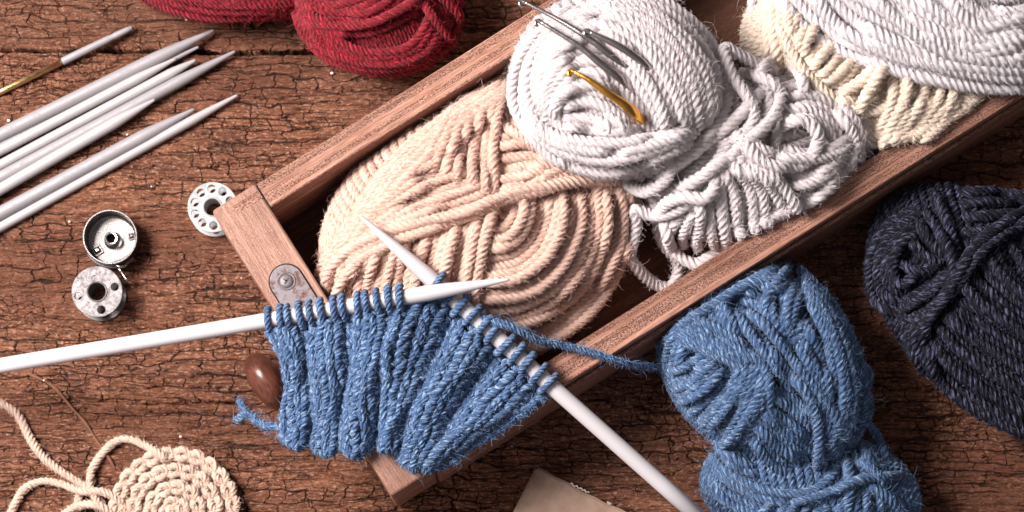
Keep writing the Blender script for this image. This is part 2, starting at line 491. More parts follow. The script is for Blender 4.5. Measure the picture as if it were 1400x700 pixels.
def nap_hairs(root, out, tt, L, mat, parent):
    m = len(root); K = 4
    ln = L*RNG.uniform(.5, 1.6, m); d = norm(tt*RNG.choice([-1, 1], m)[:, None]+out*RNG.uniform(.05, .55, m)[:, None]+RNG.normal(0, .22, (m, 3)))
    pts = np.zeros((m, K, 3)); side = RNG.normal(0, .16, (m, 3))
    for i, t in enumerate(np.linspace(0, 1, K)):
        pts[:, i] = root+d*(ln*t)[:, None]+(side-out*.22)*(ln*t*t)[:, None]
    pts -= np.array(parent['base'])
    hc = bpy.data.hair_curves.new('nap'); hc.add_curves([K]*m)
    hc.attributes['position'].data.foreach_set('vector', (pts*S).astype(np.float32).ravel())
    ra = hc.attributes.get('radius') or hc.attributes.new('radius', 'FLOAT', 'POINT')
    rad = np.broadcast_to(np.array([.30, .30, .24, .1])[None, :], (m, K))*S*RNG.uniform(.6, 1.1, (m, 1))
    ra.data.foreach_set('value', rad.astype(np.float32).ravel())
    hc.materials.append(mat)
    o = new_obj('nap', hc, parent); o['kind'] = 'stuff'

class Ball:
    """a wound body: an ellipsoid that strands authored in the picture are laid on, one over another"""
    def __init__(self, px, py, z, a, b, c, ang, rope, cap=3.0, cz=None):
        self.c = P(px, py, z); self.ax = np.array([a, b, c], float); self.ang = math.radians(ang); self.rope = rope
        ca, sa = math.cos(self.ang), math.sin(self.ang)
        self.R = np.array([[ca, -sa, 0], [sa, ca, 0], [0, 0, 1]])
        self.H = np.zeros((1100, 1700), np.float32); self.cap = cap; self.zmin = 4; self.mode = 'out'
    def hit(self, px, py, infl):
        d = ray(px, py); ax = self.ax[None, :]+np.asarray(infl)[:, None]
        o = (CAMP-self.c)@self.R; o = o[None, :]/ax; dd = (d@self.R)/ax
        A = (dd*dd).sum(1); B = (o*dd).sum(1); C = (o*o).sum(1)-1
        disc = B*B-A*C; t = (-B-np.sqrt(np.maximum(disc, 0)))/A
        p = CAMP+d*t[:, None]
        q = ((p-self.c)@self.R)/(ax*ax); nrm = norm(q@self.R.T)
        return p, nrm
    def keep(self, p, r):
        v = (p-c0)@vd; u = (p-c0)@ud; q = p.copy()
        low = p[:, 2] < BH+r
        if self.mode == 'in':
            vmax = BW-42-r; vmin = 39+r; umin = 69+r
            hi = (v > vmax) & low & (p[:, 2] > 112)
            q[hi, 2] = BH+r
            k = low & ~hi & (v > vmax); q[k] += vd*(vmax-v[k])[:, None]
            hi2 = (v < vmin) & low & (p[:, 2] > 120); q[hi2, 2] = BH+r
            k = low & ~hi2 & (v < vmin); q[k] += vd*(vmin-v[k])[:, None]
            k = low & (u < umin); q[k] += ud*(umin-u[k])[:, None]
        else:
            mid = (self.c-c0)@vd
            if mid > BW: k = low & (v < BW+4+r); q[k] += vd*(BW+4+r-v[k])[:, None]
            else: k = low & (v > -2-r); q[k] += vd*(-2-r-v[k])[:, None]
        return q
    def base(self, axis=(1, 0, 0), spacing=1.85, amp=.0):
        r = self.rope.r; w = norm(np.array(axis, float)); u = norm(np.cross(w, [.3, .2, .9])); v = np.cross(w, u)
        L = PI*float(np.sqrt(((w*self.ax)**2).sum())); turns = L/(spacing*r)
        n = int(turns*70); f = np.linspace(.04, PI-.04, n); th = np.linspace(0, turns*2*PI, n)
        f = f+amp*np.sin(3*th+1)*np.sin(f)
        q = np.cos(f)[:, None]*w+np.sin(f)[:, None]*(np.cos(th)[:, None]*u+np.sin(th)[:, None]*v)
        p = (q*(self.ax-r*.55))@self.R.T+self.c
        nr = norm((q/self.ax)@self.R.T)
        p[:, 2] = np.maximum(p[:, 2], self.zmin+r*.5)
        p = self.keep(p, r); p = gsm(p, 1.5)
        p = resample(np.hstack([p, nr]), 3.0)
        fd = self.rope.fd; self.rope.fd = fd*.35
        self.rope.add(p[:, :3], p[:, 3:]); self.rope.fd = fd
        # solid heart under the windings
        m1, m2 = 24, 36
        ph = np.linspace(0, PI, m1)[:, None]; tt = np.linspace(0, 2*PI, m2, endpoint=False)[None, :]
        q = np.stack([np.sin(ph)*np.cos(tt), np.sin(ph)*np.sin(tt), np.cos(ph)*np.ones_like(tt)], -1).reshape(-1, 3)
        V = (q*(self.ax-r*1.3))@self.R.T+self.c; V[:, 2] = np.maximum(V[:, 2], self.zmin+2); V = self.keep(V, r*1.5)
        i = np.arange(m1-1)[:, None]*m2; k = np.arange(m2)[None, :]
        F = np.stack([i+k, i+m2+k, i+m2+(k+1) % m2, i+(k+1) % m2], -1).reshape(-1, 4)+self.rope.n
        self.rope.v.append(V); self.rope.f.append(F); self.rope.uv.append(q[:, :2]*300); self.rope.n += len(V)
    def strand(self, pts, tuck=(1, 1), lift=0.0, r=None, wob=.6, raw=False, fuzz=True):
        R = self.rope; r = r or R.r
        q = crom(pts, 1.9) if not raw else resample(pts, 1.9)
        n = len(q)
        if wob:
            q = q+np.stack([gsm(RNG.normal(0, 1, n), 11), gsm(RNG.normal(0, 1, n), 11)], 1)*wob*5.5
        r = r*random.uniform(.93, 1.09)
        ix = np.clip(q[:, 0].astype(int)+150, 12, 1687); iy = np.clip(q[:, 1].astype(int)+200, 12, 1087)
        rr = int(round(.5*r)); hu = np.full(n, -1e3)
        for dx in range(-rr, rr+1):
            for dy in range(-rr, rr+1):
                if dx*dx+dy*dy <= rr*rr: hu = np.maximum(hu, self.H[iy+dy, ix+dx])
        k = 3; pad = np.pad(hu, k, mode='edge'); hm = np.max([pad[j:j+n] for j in range(2*k+1)], axis=0)
        infl = np.minimum(gsm(hm, 4)+.78*r, self.cap*r)+lift
        L = 3.2*r; s = np.arange(n)*1.9; tot = s[-1]
        if tuck[0]: infl = infl-np.clip(1-s/L, 0, 1)**1.5*(2.0*r*tuck[0])
        if tuck[1]: infl = infl-np.clip(1-(tot-s)/L, 0, 1)**1.5*(2.0*r*tuck[1])
        ri = int(round(r))
        for dx in range(-ri, ri+1):
            for dy in range(-ri, ri+1):
                d2 = (dx*dx+dy*dy)/(r*r)
                if d2 <= 1: np.maximum.at(self.H, (iy+dy, ix+dx), (infl+r*.75*math.sqrt(1-d2)-.1*r).astype(np.float32))
        p, nr = self.hit(q[:, 0], q[:, 1], infl)
        p = gsm(self.keep(p, r), 1.5); p[:, 2] = np.maximum(p[:, 2], self.zmin+r)
        R.add(p, nr, r=r, fuzz=fuzz)
    def bundle(self, A, B, n=None, tuck=(1, 1), spread=1.0, order=None, jit=.22, lift=0.0, cover=2.12):
        """parallel strands between two guides"""
        K = 60; a = resample(crom(A, 2), n=K); b = resample(crom(B, 2), n=K)
        if n is None: n = max(2, int(round(np.median(np.linalg.norm(a-b, axis=1))/(cover*self.rope.r)))+1)
        idx = list(range(n))
        if order == 'rev': idx.reverse()
        elif order == 'rand': random.shuffle(idx)
        for i in idx:
            f = i/(n-1) if n > 1 else .5
            f = f+random.uniform(-jit, jit)/max(n-1, 1)*1.0
            q = a*(1-f)+b*f
            cut0 = random.uniform(0, .03); cut1 = random.uniform(0, .03)
            i0 = int(cut0*K); i1 = K-int(cut1*K)
            self.strand(q[i0:i1], tuck=tuck, raw=True, wob=.6, lift=lift)

def free(rope, pts, **kw):
    """a loose strand: control points px, py, z"""
    q = crom(Z3(pts), rope.step); rope.add(q, np.array([0, 0, 1.0]), **kw)

def tube(bm, pts, rad, ns=24, flat=None, ref=(0, 0, 1), cap=True):
    """round rod through world points with a radius at each; flat = scale of height to width at each"""
    pts = np.array(pts, float); n = len(pts); t = norm(np.gradient(pts, axis=0))
    a = np.broadcast_to(np.array(ref, float), pts.shape); a = norm(a-(a*t).sum(1, keepdims=True)*t); b = np.cross(t, a)
    fl = np.ones(n) if flat is None else np.array(flat, float)
    rings = []
    for i in range(n):
        rings.append([bm.verts.new(Vector(pts[i]+rad[i]*(math.cos(x)*a[i]*fl[i]+math.sin(x)*b[i]))) for x in (2*PI*k/ns for k in range(ns))])
    for r1, r2 in zip(rings, rings[1:]):
        for k in range(ns): bm.faces.new((r1[k], r1[(k+1) % ns], r2[(k+1) % ns], r2[k]))
    if cap:
        bm.faces.new(rings[0][::-1]); bm.faces.new(rings[-1])
    return bm

# ================================================================== SETTING: the table
def table():
    x0, x1, y0, y1, st = -840, 840, -460, 460, 1.25
    xs = np.arange(x0, x1+.1, st); ys = np.arange(y0, y1+.1, st)
    X, Y = np.meshgrid(xs, ys)
    seam = P(300, 68, 0)[1]+2.5*np.sin(X/170)+1.2*np.sin(X/47)
    d = Y-seam
    Zz = -55*np.exp(-(d/2.6)**4)-7.0*np.exp(-np.abs(d)/10)-4.0*(d > 0)
    # broad, soft hollows and a long shallow split lower down
    Zz += 1.6*np.sin(X/90+Y/60)+1.2*np.sin(X/43-Y/29)
    s2 = P(250, 549, 0)[1]+4*np.sin(X/60)
    Zz -= 9*np.exp(-((Y-s2)/4)**2)*np.clip(1.3-np.abs(X+420)/150, 0, 1)
    s3 = P(300, 232, 0)[1]+6*np.sin(X/75)+3*np.sin(X/31)
    Zz -= 6*np.exp(-((Y-s3)/3)**2)*np.clip(1.2-np.abs(X+430)/130, 0, 1)
    Zz -= 1.2
    V = np.stack([X, Y, Zz], -1).reshape(-1, 3)
    ny, nx = X.shape
    i = np.arange(ny-1)[:, None]*nx+np.arange(nx-1)[None, :]
    F = np.stack([i, i+1, i+nx+1, i+nx], -1).reshape(-1, 4)
    o = arr_mesh('tabletop', V, F, M['table']); o['kind'] = 'structure'
    ga = o.data.attributes.new('gap', 'FLOAT', 'POINT'); ga.data.foreach_set('value', np.exp(-(d/(3.6+1.2*np.sin(X/9)))**4).astype(np.float32).ravel())
    # the rest of the table beyond the picture, cheap
    bm = bmesh.new()
    for (a, b, c, d_) in ((-2600, 2600, 459, 2200), (-2600, 2600, -2200, -459), (-2600, -839, -459, 459), (839, 2600, -459, 459)):
        bm.faces.new([bm.verts.new((x, y, -6)) for x, y in ((a, c), (b, c), (b, d_), (a, d_))])
    o2 = bm_obj('tabletop_margin', bm, M['floor']); o2['kind'] = 'structure'
table()

# ================================================================== drawer
BH = 150.0
c0 = P(289, 288, BH); c1 = P(525, 682, BH); c2 = P(730, 10, BH)
ud = norm((c2-c0)[None, :])[0]; vd = norm((c1-c0)[None, :])[0]
vd = norm((vd-ud*(vd@ud))[None, :])[0]
BW = float((c1-c0)@vd)+3
drot = math.atan2(ud[1], ud[0])
drawer = thing('wooden_drawer', 'old reddish wooden drawer lying flat with yarn skeins inside and a round knob', 'drawer', (c0[0], c0[1], 0), rotz=drot)
def DL(u, v, z): return c0*np.array([1, 1, 0])+ud*u+vd*v+np.array([0, 0, z])   # drawer coordinates to world
LEN = 1330.0
# local axes: x along the side boards, -y across (v), z up
front = bm_obj('front_board', bbox_bm(0, 67, -BW, 0, 2, BH, 4.5, 4), M['front'], drawer)
front.data.transform(Matrix.Identity(4))
# grain of the front runs across: build it turned
bpy.data.objects.remove(front)
fb = bbox_bm(-BW, 0, -67, 0, 2, BH, 4.5, 4)
front = bm_obj('front_board', fb, M['front'], drawer, rot=(0, 0, PI/2))
for k, (a, b) in enumerate(((-37, -1.5), (-BW+4, -BW+41))):
    bm_obj('side_board', bbox_bm(67.6, LEN, a, b, 2, BH-1.5, 2.2, 3), M['rail'], drawer)
# the tongue of the upper side let into the front board, and a dark joint line
bm_obj('joint_tongue', bbox_bm(27, 66, -22, -10, BH-6, BH+.5, .6, 1), M['rail'], front, rot=(0, 0, -PI/2))
bm_obj('joint_line', bbox_bm(67.0, 67.9, -38, -.8, BH-8, BH-1.2, 0), M['dark'], front, rot=(0, 0, -PI/2))
bm_obj('floor_board', bbox_bm(66, LEN-6, -BW+38, -34, 6, 15, 0), M['floor'], drawer)
bm_obj('back_board', bbox_bm(LEN-30, LEN-1, -BW+42, -38, 15.5, BH-8, 2, 2), M['rail'], drawer)
# moulded foot that runs round the bottom of the lower side
bm_obj('bottom_moulding', bbox_bm(68, LEN, -BW-2.5, -BW+3.6, 2.5, BH-28, 2, 2), M['rail'], drawer)
# knob
kp = [(0, 80), (14, 79.2), (26, 76.5), (35, 71.5), (40.5, 64.5), (42, 57), (39.5, 49), (33, 43), (24, 39), (15, 36.5), (12.5, 30), (12.5, 8), (17, 1), (17, -3), (0, -3)]
kb = lathe_bm(kp, 72)
for v in kb.verts:
    v.co.z = v.co.z
knob = bm_obj('knob', kb, M['knob'], drawer, smooth=True)
kt = P(358, 526, 68)-DL(-54, 0, 68); KV = float(kt@vd)
knob.rotation_euler = (0, -PI/2, 0)
knob.location = Vector((0, -KV, 68))*S
# strap plate and screw
def strap():
    # local frame on front top: x (along u) , y (-v)
    L = [(-22, -130), (22, -130)]+[(22*math.cos(a), 22*math.sin(a)) for a in np.linspace(0, PI, 24)]
    Lg = [(-23.8, -133), (23.8, -133)]+[(23.8*math.cos(a), 23.8*math.sin(a)) for a in np.linspace(0, PI, 24)]
    sc_w = P(392, 385, BH)-c0
    u, v = float(sc_w@ud), float(sc_w@vd)
    rec = plate('strap_recess', [Lg], 1.0, .2, M['dark'], drawer, (u, -v, BH-.6))
    st = plate('strap_plate', [L], 3.4, .8, M['plate'], drawer, (u, -v, BH-.7))
    sb = lathe_bm([(0, 1.5), (5, 1.4), (8.4, .6), (9.3, -.8), (9.3, -3)], 40)
    s = bm_obj('screw', sb, M['oldsteel'], st, smooth=True, loc=(0, 0, 4.0))
    lip = bm_obj('screw_rim', lathe_bm([(9.4, -2), (9.8, .6), (11, .9), (12.2, .3), (12.6, -2)], 40), M['plate'], st, smooth=True, loc=(0, 0, 3.2))
    cr = bmesh.new()
    for ang in (0.4, 0.4+PI/2):
        b2 = bbox_bm(-4.8, 4.8, -1.1, 1.1, 1.0, 2.1, 0)
        bmesh.ops.rotate(b2, verts=b2.verts, matrix=Matrix.Rotation(ang, 3, 'Z'))
        tm = bpy.data.meshes.new('t'); b2.to_mesh(tm); b2.free(); cr.from_mesh(tm); bpy.data.meshes.remove(tm)
    bm_obj('screw_slot', cr, M['bright'], s, loc=(0, 0, -.1))
strap()

# ================================================================== knitting needles
def rod_radii(L, r, tip, end_r=1.6, n=60, back=False):
    s = np.linspace(0, L, n); rr = np.full(n, float(r))
    k = s > L-tip
    x = (s[k]-(L-tip))/tip
    rr[k] = r+(end_r-r)*(x**1.25)
    x2 = np.clip((s-(L-end_r*1.1))/(end_r*1.1), 0, 1)
    rr = rr*np.sqrt(np.maximum(1-x2*x2, .02))
    return s, rr
def needle(name, a, b, r, tip, mat, label, cat='knitting needle', group=None, end_r=1.8, extra=None):
    """a = far end, b = tip, both world points"""
    a = np.array(a); b = np.array(b); L = np.linalg.norm(b-a); d = (b-a)/L
    s = np.concatenate([np.linspace(0, L-tip-1, 6), np.linspace(L-tip, L-end_r*1.2, 26), L-end_r*1.2+end_r*1.2*np.sin(np.linspace(.15, 1, 8)*PI/2)])
    x = np.clip((s-(L-tip))/tip, 0, 1); rr = r+(end_r-r)*x**1.3
    x2 = np.clip((s-(L-end_r*1.2))/(end_r*1.2), 0, 1); rr = rr*np.sqrt(np.maximum(1-x2*x2, .01))
    base = np.array([b[0], b[1], min(a[2], b[2])-r])
    bm = bmesh.new(); tube(bm, a+d*s[:, None]-base, rr, 32)
    o = bm_obj(name, bm, mat, None, smooth=True, loc=base)
    o['label'] = label; o['category'] = cat
    if group: o['group'] = group
    return o

def line_ext(p, q, x):       # extend the picture line p->q (px, py, z) until px = x
    f = (x-p[0])/(q[0]-p[0]); return tuple(p[i]+(q[i]-p[i])*f for i in range(3))

W1a, W1b = (0, 500, 122), (696, 382, 230)
W2a, W2b = (492, 295, 206), (790, 560, 164)
N1R, N2R = 10.0, 10.5
pa = P(*line_ext(W1b, W1a, -90)); pb = P(*W1b)
needle('knitting_needle', pa, pb, N1R, 105, M['plastic'], 'thick white needle holding blue stitches, its point to the right over beige yarn', group='thick white needles through the blue knitting')
pe = P(*line_ext(W2a, W2b, 985)); pt = P(*W2a)
needle('knitting_needle', pe, pt, N2R, 115, M['plastic'], 'thick white needle slanting down to the lower right across the drawer side', group='thick white needles through the blue knitting')

GN = 'metal needles lying side by side on the table'
for (tx, ty, y0, r, tip, z, mk, lab) in (
    (293, 41, 185, 9.0, 92, 9.2, 'alu', 'thickest grey needle, uppermost of the row on the table'),
    (272, 64, 197, 4.4, 60, 4.6, 'alu', 'thin shaded needle half hidden just under the uppermost thick grey one'),
    (241, 80, 206, 6.8, 62, 9.5, 'aluw', 'pale slim needle directly below the uppermost thick grey one'),
    (268, 82, 226, 6.8, 40, 6.8, 'aluw', 'pale needle with a blunt spotted tip, in the middle of the row'),
    (322, 70, 243, 8.2, 92, 8.2, 'alu', 'long grey needle whose tip reaches farthest right in the upper bunch'),
    (212, 136, 259, 7.6, 66, 12.5, 'aluw', 'pale shiny needle with the shortest reach, last of the upper bunch'),
    (266, 149, 292, 9.2, 82, 9.2, 'alu', 'thick grey needle in the separate lower pair'),
    (325, 130, 311, 6.4, 74, 6.4, 'aluw', 'slim pale needle, lowest of all, in the separate lower pair')):
    a_ = line_ext((tx, ty, z), (0, y0, z), -110)
    needle('knitting_needle', P(*a_), P(tx, ty, z), r, tip, M[mk], lab, group=GN)

# brass and silver needle
rt = thing('thin_needle', 'slim needle with brass shaft and silver point above the row of grey needles', 'needle', P(182, 37, 0))
def rod_part(name, ptsw, rad, mat, parent, flat=None, ref=(0, 0, 1), ns=24):
    bm = bmesh.new(); tube(bm, np.array(ptsw)-np.array(parent['base']), rad, ns, flat, ref)
    return bm_obj(name, bm, mat, parent, smooth=True)
def lerp3(a, b, fs): a = np.array(a); b = np.array(b); return [a+(b-a)*f for f in fs]
A_ = P(-70, 160, 6); B_ = P(86, 84, 6); C_ = P(182, 37, 5)
rod_part('brass_shaft', lerp3(A_, B_, (0, .5, 1)), [4.3, 4.3, 4.3], M['brass'], rt)
rod_part('silver_point', lerp3(B_, C_, (-.01, 0, .02, .3, .6, .66, .7, .74, .9, .97, 1)), [4.2, 5.0, 5.3, 5.2, 4.8, 4.6, 3.9, 4.5, 3.9, 3.2, 1.2], M['alu'], rt)

# ================================================================== bobbins
def bobbin_case():
    base = P(156, 331, 0); t = thing('bobbin_case', 'open round steel bobbin case with a centre post, lying on the table', 'bobbin case', base)
    h = 34
    bm_obj('shell', lathe_bm([(0, 8), (14, 8), (31, 8.4), (33.4, 10), (34.2, 14), (34.4, h-1), (35.2, h), (36.4, h), (37.2, h-1), (37.4, 4), (36, 1), (0, 1)], 96), M['steel'], t)
    shade_auto(t.children[-1] if len(t.children) else None, 30) if t.children else None
    p = bm_obj('centre_post', lathe_bm([(12, 8.2), (9.8, 9.5), (9.2, 12), (9.2, 24), (8.4, 25.2), (6.6, 25), (6.0, 24), (6.0, 9)], 48), M['bright'], t)
    shade_auto(p, 30)
    bm_obj('post_bore', lathe_bm([(6.05, 9.2), (0, 9.2)], 32), M['dark'], t)
    for (x, y, ang, w) in ((25.5, 6, .2, 5.0), (-21, -13.5, .55, 6.5)):
        b = bbox_bm(-w, w, -w, w, 8.3, 10.6, .6, 1)
        cu = bm_obj('cutout_frame', b, M['steel'], t, loc=(x, y, 0), rot=(0, 0, ang))
        bm_obj('cutout', bbox_bm(-w*.72, w*.72, -w*.72, w*.72, 9.5, 10.9, 0), M['dark'], cu)
        bm_obj('spring', bbox_bm(-w*.4, w*.35, -w*.3, w*.45, 10, 12.2, .5, 1), M['bright'], cu)
    # latch on the side
    l = rod_part('latch', [np.array(base)+np.array(q) for q in ((6, -36, 27), (12, -39.5, 27), (17, -38.5, 26), (22, -36, 25))], [2.0, 2.4, 2.2, 1.2], M['bright'], t)
    l2 = rod_part('latch_lever', [np.array(base)+np.array(q) for q in ((8, -38, 22), (13, -44, 21), (18, -52, 20), (21, -56, 20), (22.5, -58, 20))], [1.9, 1.9, 1.8, 2.9, 1.6], M['bright'], t)
    rod_part('band', [np.array(base)+np.array([38*math.cos(x), 38*math.sin(x), 15]) for x in np.linspace(-2.6, -.7, 24)], [1.6]*24, M['oldsteel'], t, flat=[2.4]*24)
    # broken ring of stamped dashes along the floor near the rim
    for x in np.linspace(-1.45, -.78, 6):
        bm_obj('stamp_mark', bbox_bm(-1.0, 1.0, -1.5, 1.5, 8.4, 9.3, 0), M['oldsteel'], t, loc=(27*math.cos(x), 27*math.sin(x), 0), rot=(0, 0, x))
    for c in t.children:
        if c.name.startswith('shell'): shade_auto(c, 30)
bobbin_case()

def bobbin(name, base, r, h, bore, holes, hr, mat, label, tilt=0, core_r=None):
    t = thing(name, label, 'bobbin', base)
    loops = [circ(0, 0, r, 96), circ(0, 0, bore, 48)]+[circ(x, y, q, 32) for x, y, q in holes]
    plate('top_flange', loops, 2.6, .6, mat, t, (0, 0, h-2.6))
    lo = [circ(0, 0, r, 96), circ(0, 0, bore, 48)]+[circ(x, y, q, 32) for x, y, q in holes]
    plate('bottom_flange', lo, 2.6, .6, mat, t, (0, 0, .5))
    c = bm_obj('hub', lathe_bm([(bore+.2, 1), (bore+.2, h+1.0), (bore+1.2, h+1.4), (bore+2.2, h+.4), (bore+2.2, 1.2)], 64), mat, t); shade_auto(c, 30)
    return t
bobbin('steel_bobbin', P(138.5, 405, 0), 34.5, 33, 12, [(24, 6.5, 5.2), (-3.5, 18.5, 3.5), (6, -24.5, 5.5), (-25.5, -6, 5)], 5, M['oldsteel'],
       'dull dark metal bobbin with four small holes, touching the bobbin case')
hs = [(25*math.cos(a), 25*math.sin(a), 5.6) for a in [PI/2+.05+2*PI*k/10 for k in range(10)]]
bobbin('pale_bobbin', P(294.5, 290, 0), 34, 30, 11.5, hs, 5.6, M['bobbin'], 'whitish bobbin ringed with round holes, partly under the drawer corner edge')

# ================================================================== notebook at the bottom edge
def book():
    q0 = P(733, 638, 26); q1 = P(690, 708, 26); q2 = P(860, 703, 26)
    e1 = norm((q2-q0)[None, :])[0]; ang = math.atan2(e1[1], e1[0])
    t = thing('card_box', 'worn brown card box corner on the table at the bottom, beside the white needle', 'box', (q0[0], q0[1], 0), rotz=ang)
    b = bbox_bm(0, 330, -240, 0, 0, 26, 0)
    bmesh.ops.bevel(b, geom=b.edges[:], offset=3, segments=3, affect='EDGES')
    bmesh.ops.subdivide_edges(b, edges=[e for e in b.edges if e.calc_length() > 60], cuts=60, use_grid_fill=True)
    for v in b.verts:
        v.co += Vector((0, .9*math.sin(v.co.x/17)+.7*math.sin(v.co.x/6.3), 0))*(1 if v.co.y > -6 else 0)
    for e in []: pass
    bm_obj('lid', b, M['card'], t)
    for (x, w_) in ((52, 9), (66, 7), (108, 3)):
        bm = bmesh.new(); n = 12
        tube(bm, [(x+w_*i/n*2, 1.0+1.2*math.sin(i*1.3), 25.2+.6*math.sin(i)) for i in range(n+1)], [.8]*(n+1), 6)
        bm_obj('torn_edge', bm, M['pages'], t)
book()

# twig pressed in the wood
tw = bmesh.new(); tp = crom(Z3([(38, 510, 2), (72, 528, 3), (96, 555, 3.5), (118, 580, 4), (134, 605, 3), (150, 628, 3), (158, 642, 1)]), 3)
tube(tw, tp-P(100, 560, 0)-np.array([0, 0, .2]), 2.0+1.0*np.sin(np.arange(len(tp))*.5)*np.sin(np.arange(len(tp))*.13), 8)
o = bm_obj('twig', tw, M['twig'], None, smooth=True, loc=P(100, 560, 0)); o['label'] = 'thin dark dry twig on the table left of the crochet round'; o['category'] = 'twig'
# lint
bm = bmesh.new()
for (x, y, q) in ((247, 597, 1.6), (454, 100, 1.8), (255, 27, 1.5), (174, 184, 1.3), (95, 303, 1.5), (12, 165, 2), (640, 565, 1), (207, 255, 1), (60, 520, 1.2), (700, 610, 1), (330, 380, .9), (1290, 520, .9), (420, 225, 1)):
    p = P(x, y, 3); mt = Matrix.Translation(Vector(p))@Matrix.Diagonal((q*1.3, q, q, 1))
    bmesh.ops.create_icosphere(bm, subdivisions=2, radius=1, matrix=mt)
o = bm_obj('lint', bm, M['dust'], None, smooth=True); o['kind'] = 'stuff'; o['label'] = 'tiny white specks of lint scattered on the wood'

# ================================================================== YARN
def skein(name, label, base, group='skeins of yarn'):
    return thing(name, label, 'yarn skein', base, group)

# ---- beige
def beige():
    rp = Rope(7.3, fuzz=.9, fl=8)
    t = skein('yarn_skein', 'large beige skein in the left end of the drawer, under the crossed white needles', P(652, 300, 15))
    b = Ball(655, 298, 94, 222, 154, 74, 25, rp); b.zmin = 15; b.mode = 'in'
    b.base((.9, .35, .2))
    b.bundle([(432, 408), (446, 352), (490, 290), (531, 228), (600, 166), (694, 104)], [(478, 350), (505, 300), (545, 255), (585, 215), (640, 165), (702, 125)], 6)
    b.bundle([(628, 216), (585, 226), (545, 248), (505, 288), (474, 345)], [(700, 268), (640, 288), (590, 302), (530, 322), (462, 372)], 7)
    b.bundle([(618, 150), (596, 190), (572, 232)], [(694, 106), (680, 165), (675, 215), (680, 272)], 7)
    b.bundle([(684, 190), (722, 188), (765, 205), (815, 225)], [(684, 262), (730, 250), (775, 240), (848, 246)], 6)
    b.bundle([(700, 150), (720, 165), (760, 195)], [(684, 175), (705, 185), (740, 210)], 3)
    b.bundle([(466, 350), (452, 380), (446, 412)], [(672, 288), (657, 335), (647, 385), (640, 450), (636, 480)], 16, cover=2)
    b.bundle([(664, 318), (688, 314), (702, 296), (708, 266)], [(640, 484), (700, 484), (762, 464), (817, 421), (851, 365), (866, 310), (858, 244)], 15)
    b.strand([(714, 262), (716, 290), (700, 320), (672, 330)])
    b.strand([(655, 300), (645, 340), (635, 400), (630, 470)])
    b.strand([(678, 282), (664, 320), (655, 360), (650, 405), (648, 480)], lift=2)
    b.strand([(692, 262), (730, 258), (752, 238), (790, 226), (830, 226)])
    b.strand([(856, 252), (790, 248), (735, 262), (690, 272), (640, 296), (590, 312), (535, 332), (490, 356), (462, 392), (455, 420)], lift=1)
    b.strand([(850, 236), (780, 250), (720, 259), (678, 272), (636, 290), (586, 302), (524, 318), (476, 342), (448, 374), (438, 410)], lift=3)
    free(rp, [(868, 262, 120), (867, 300, 90), (856, 335, 60), (842, 365, 40), (833, 388, 30), (806, 408, 26), (780, 438, 24), (752, 468, 24), (722, 488, 24), (690, 500, 24), (650, 500, 24)])
    rp.build('wound_yarn', M['beige'], t, M['f_beige'])
beige()

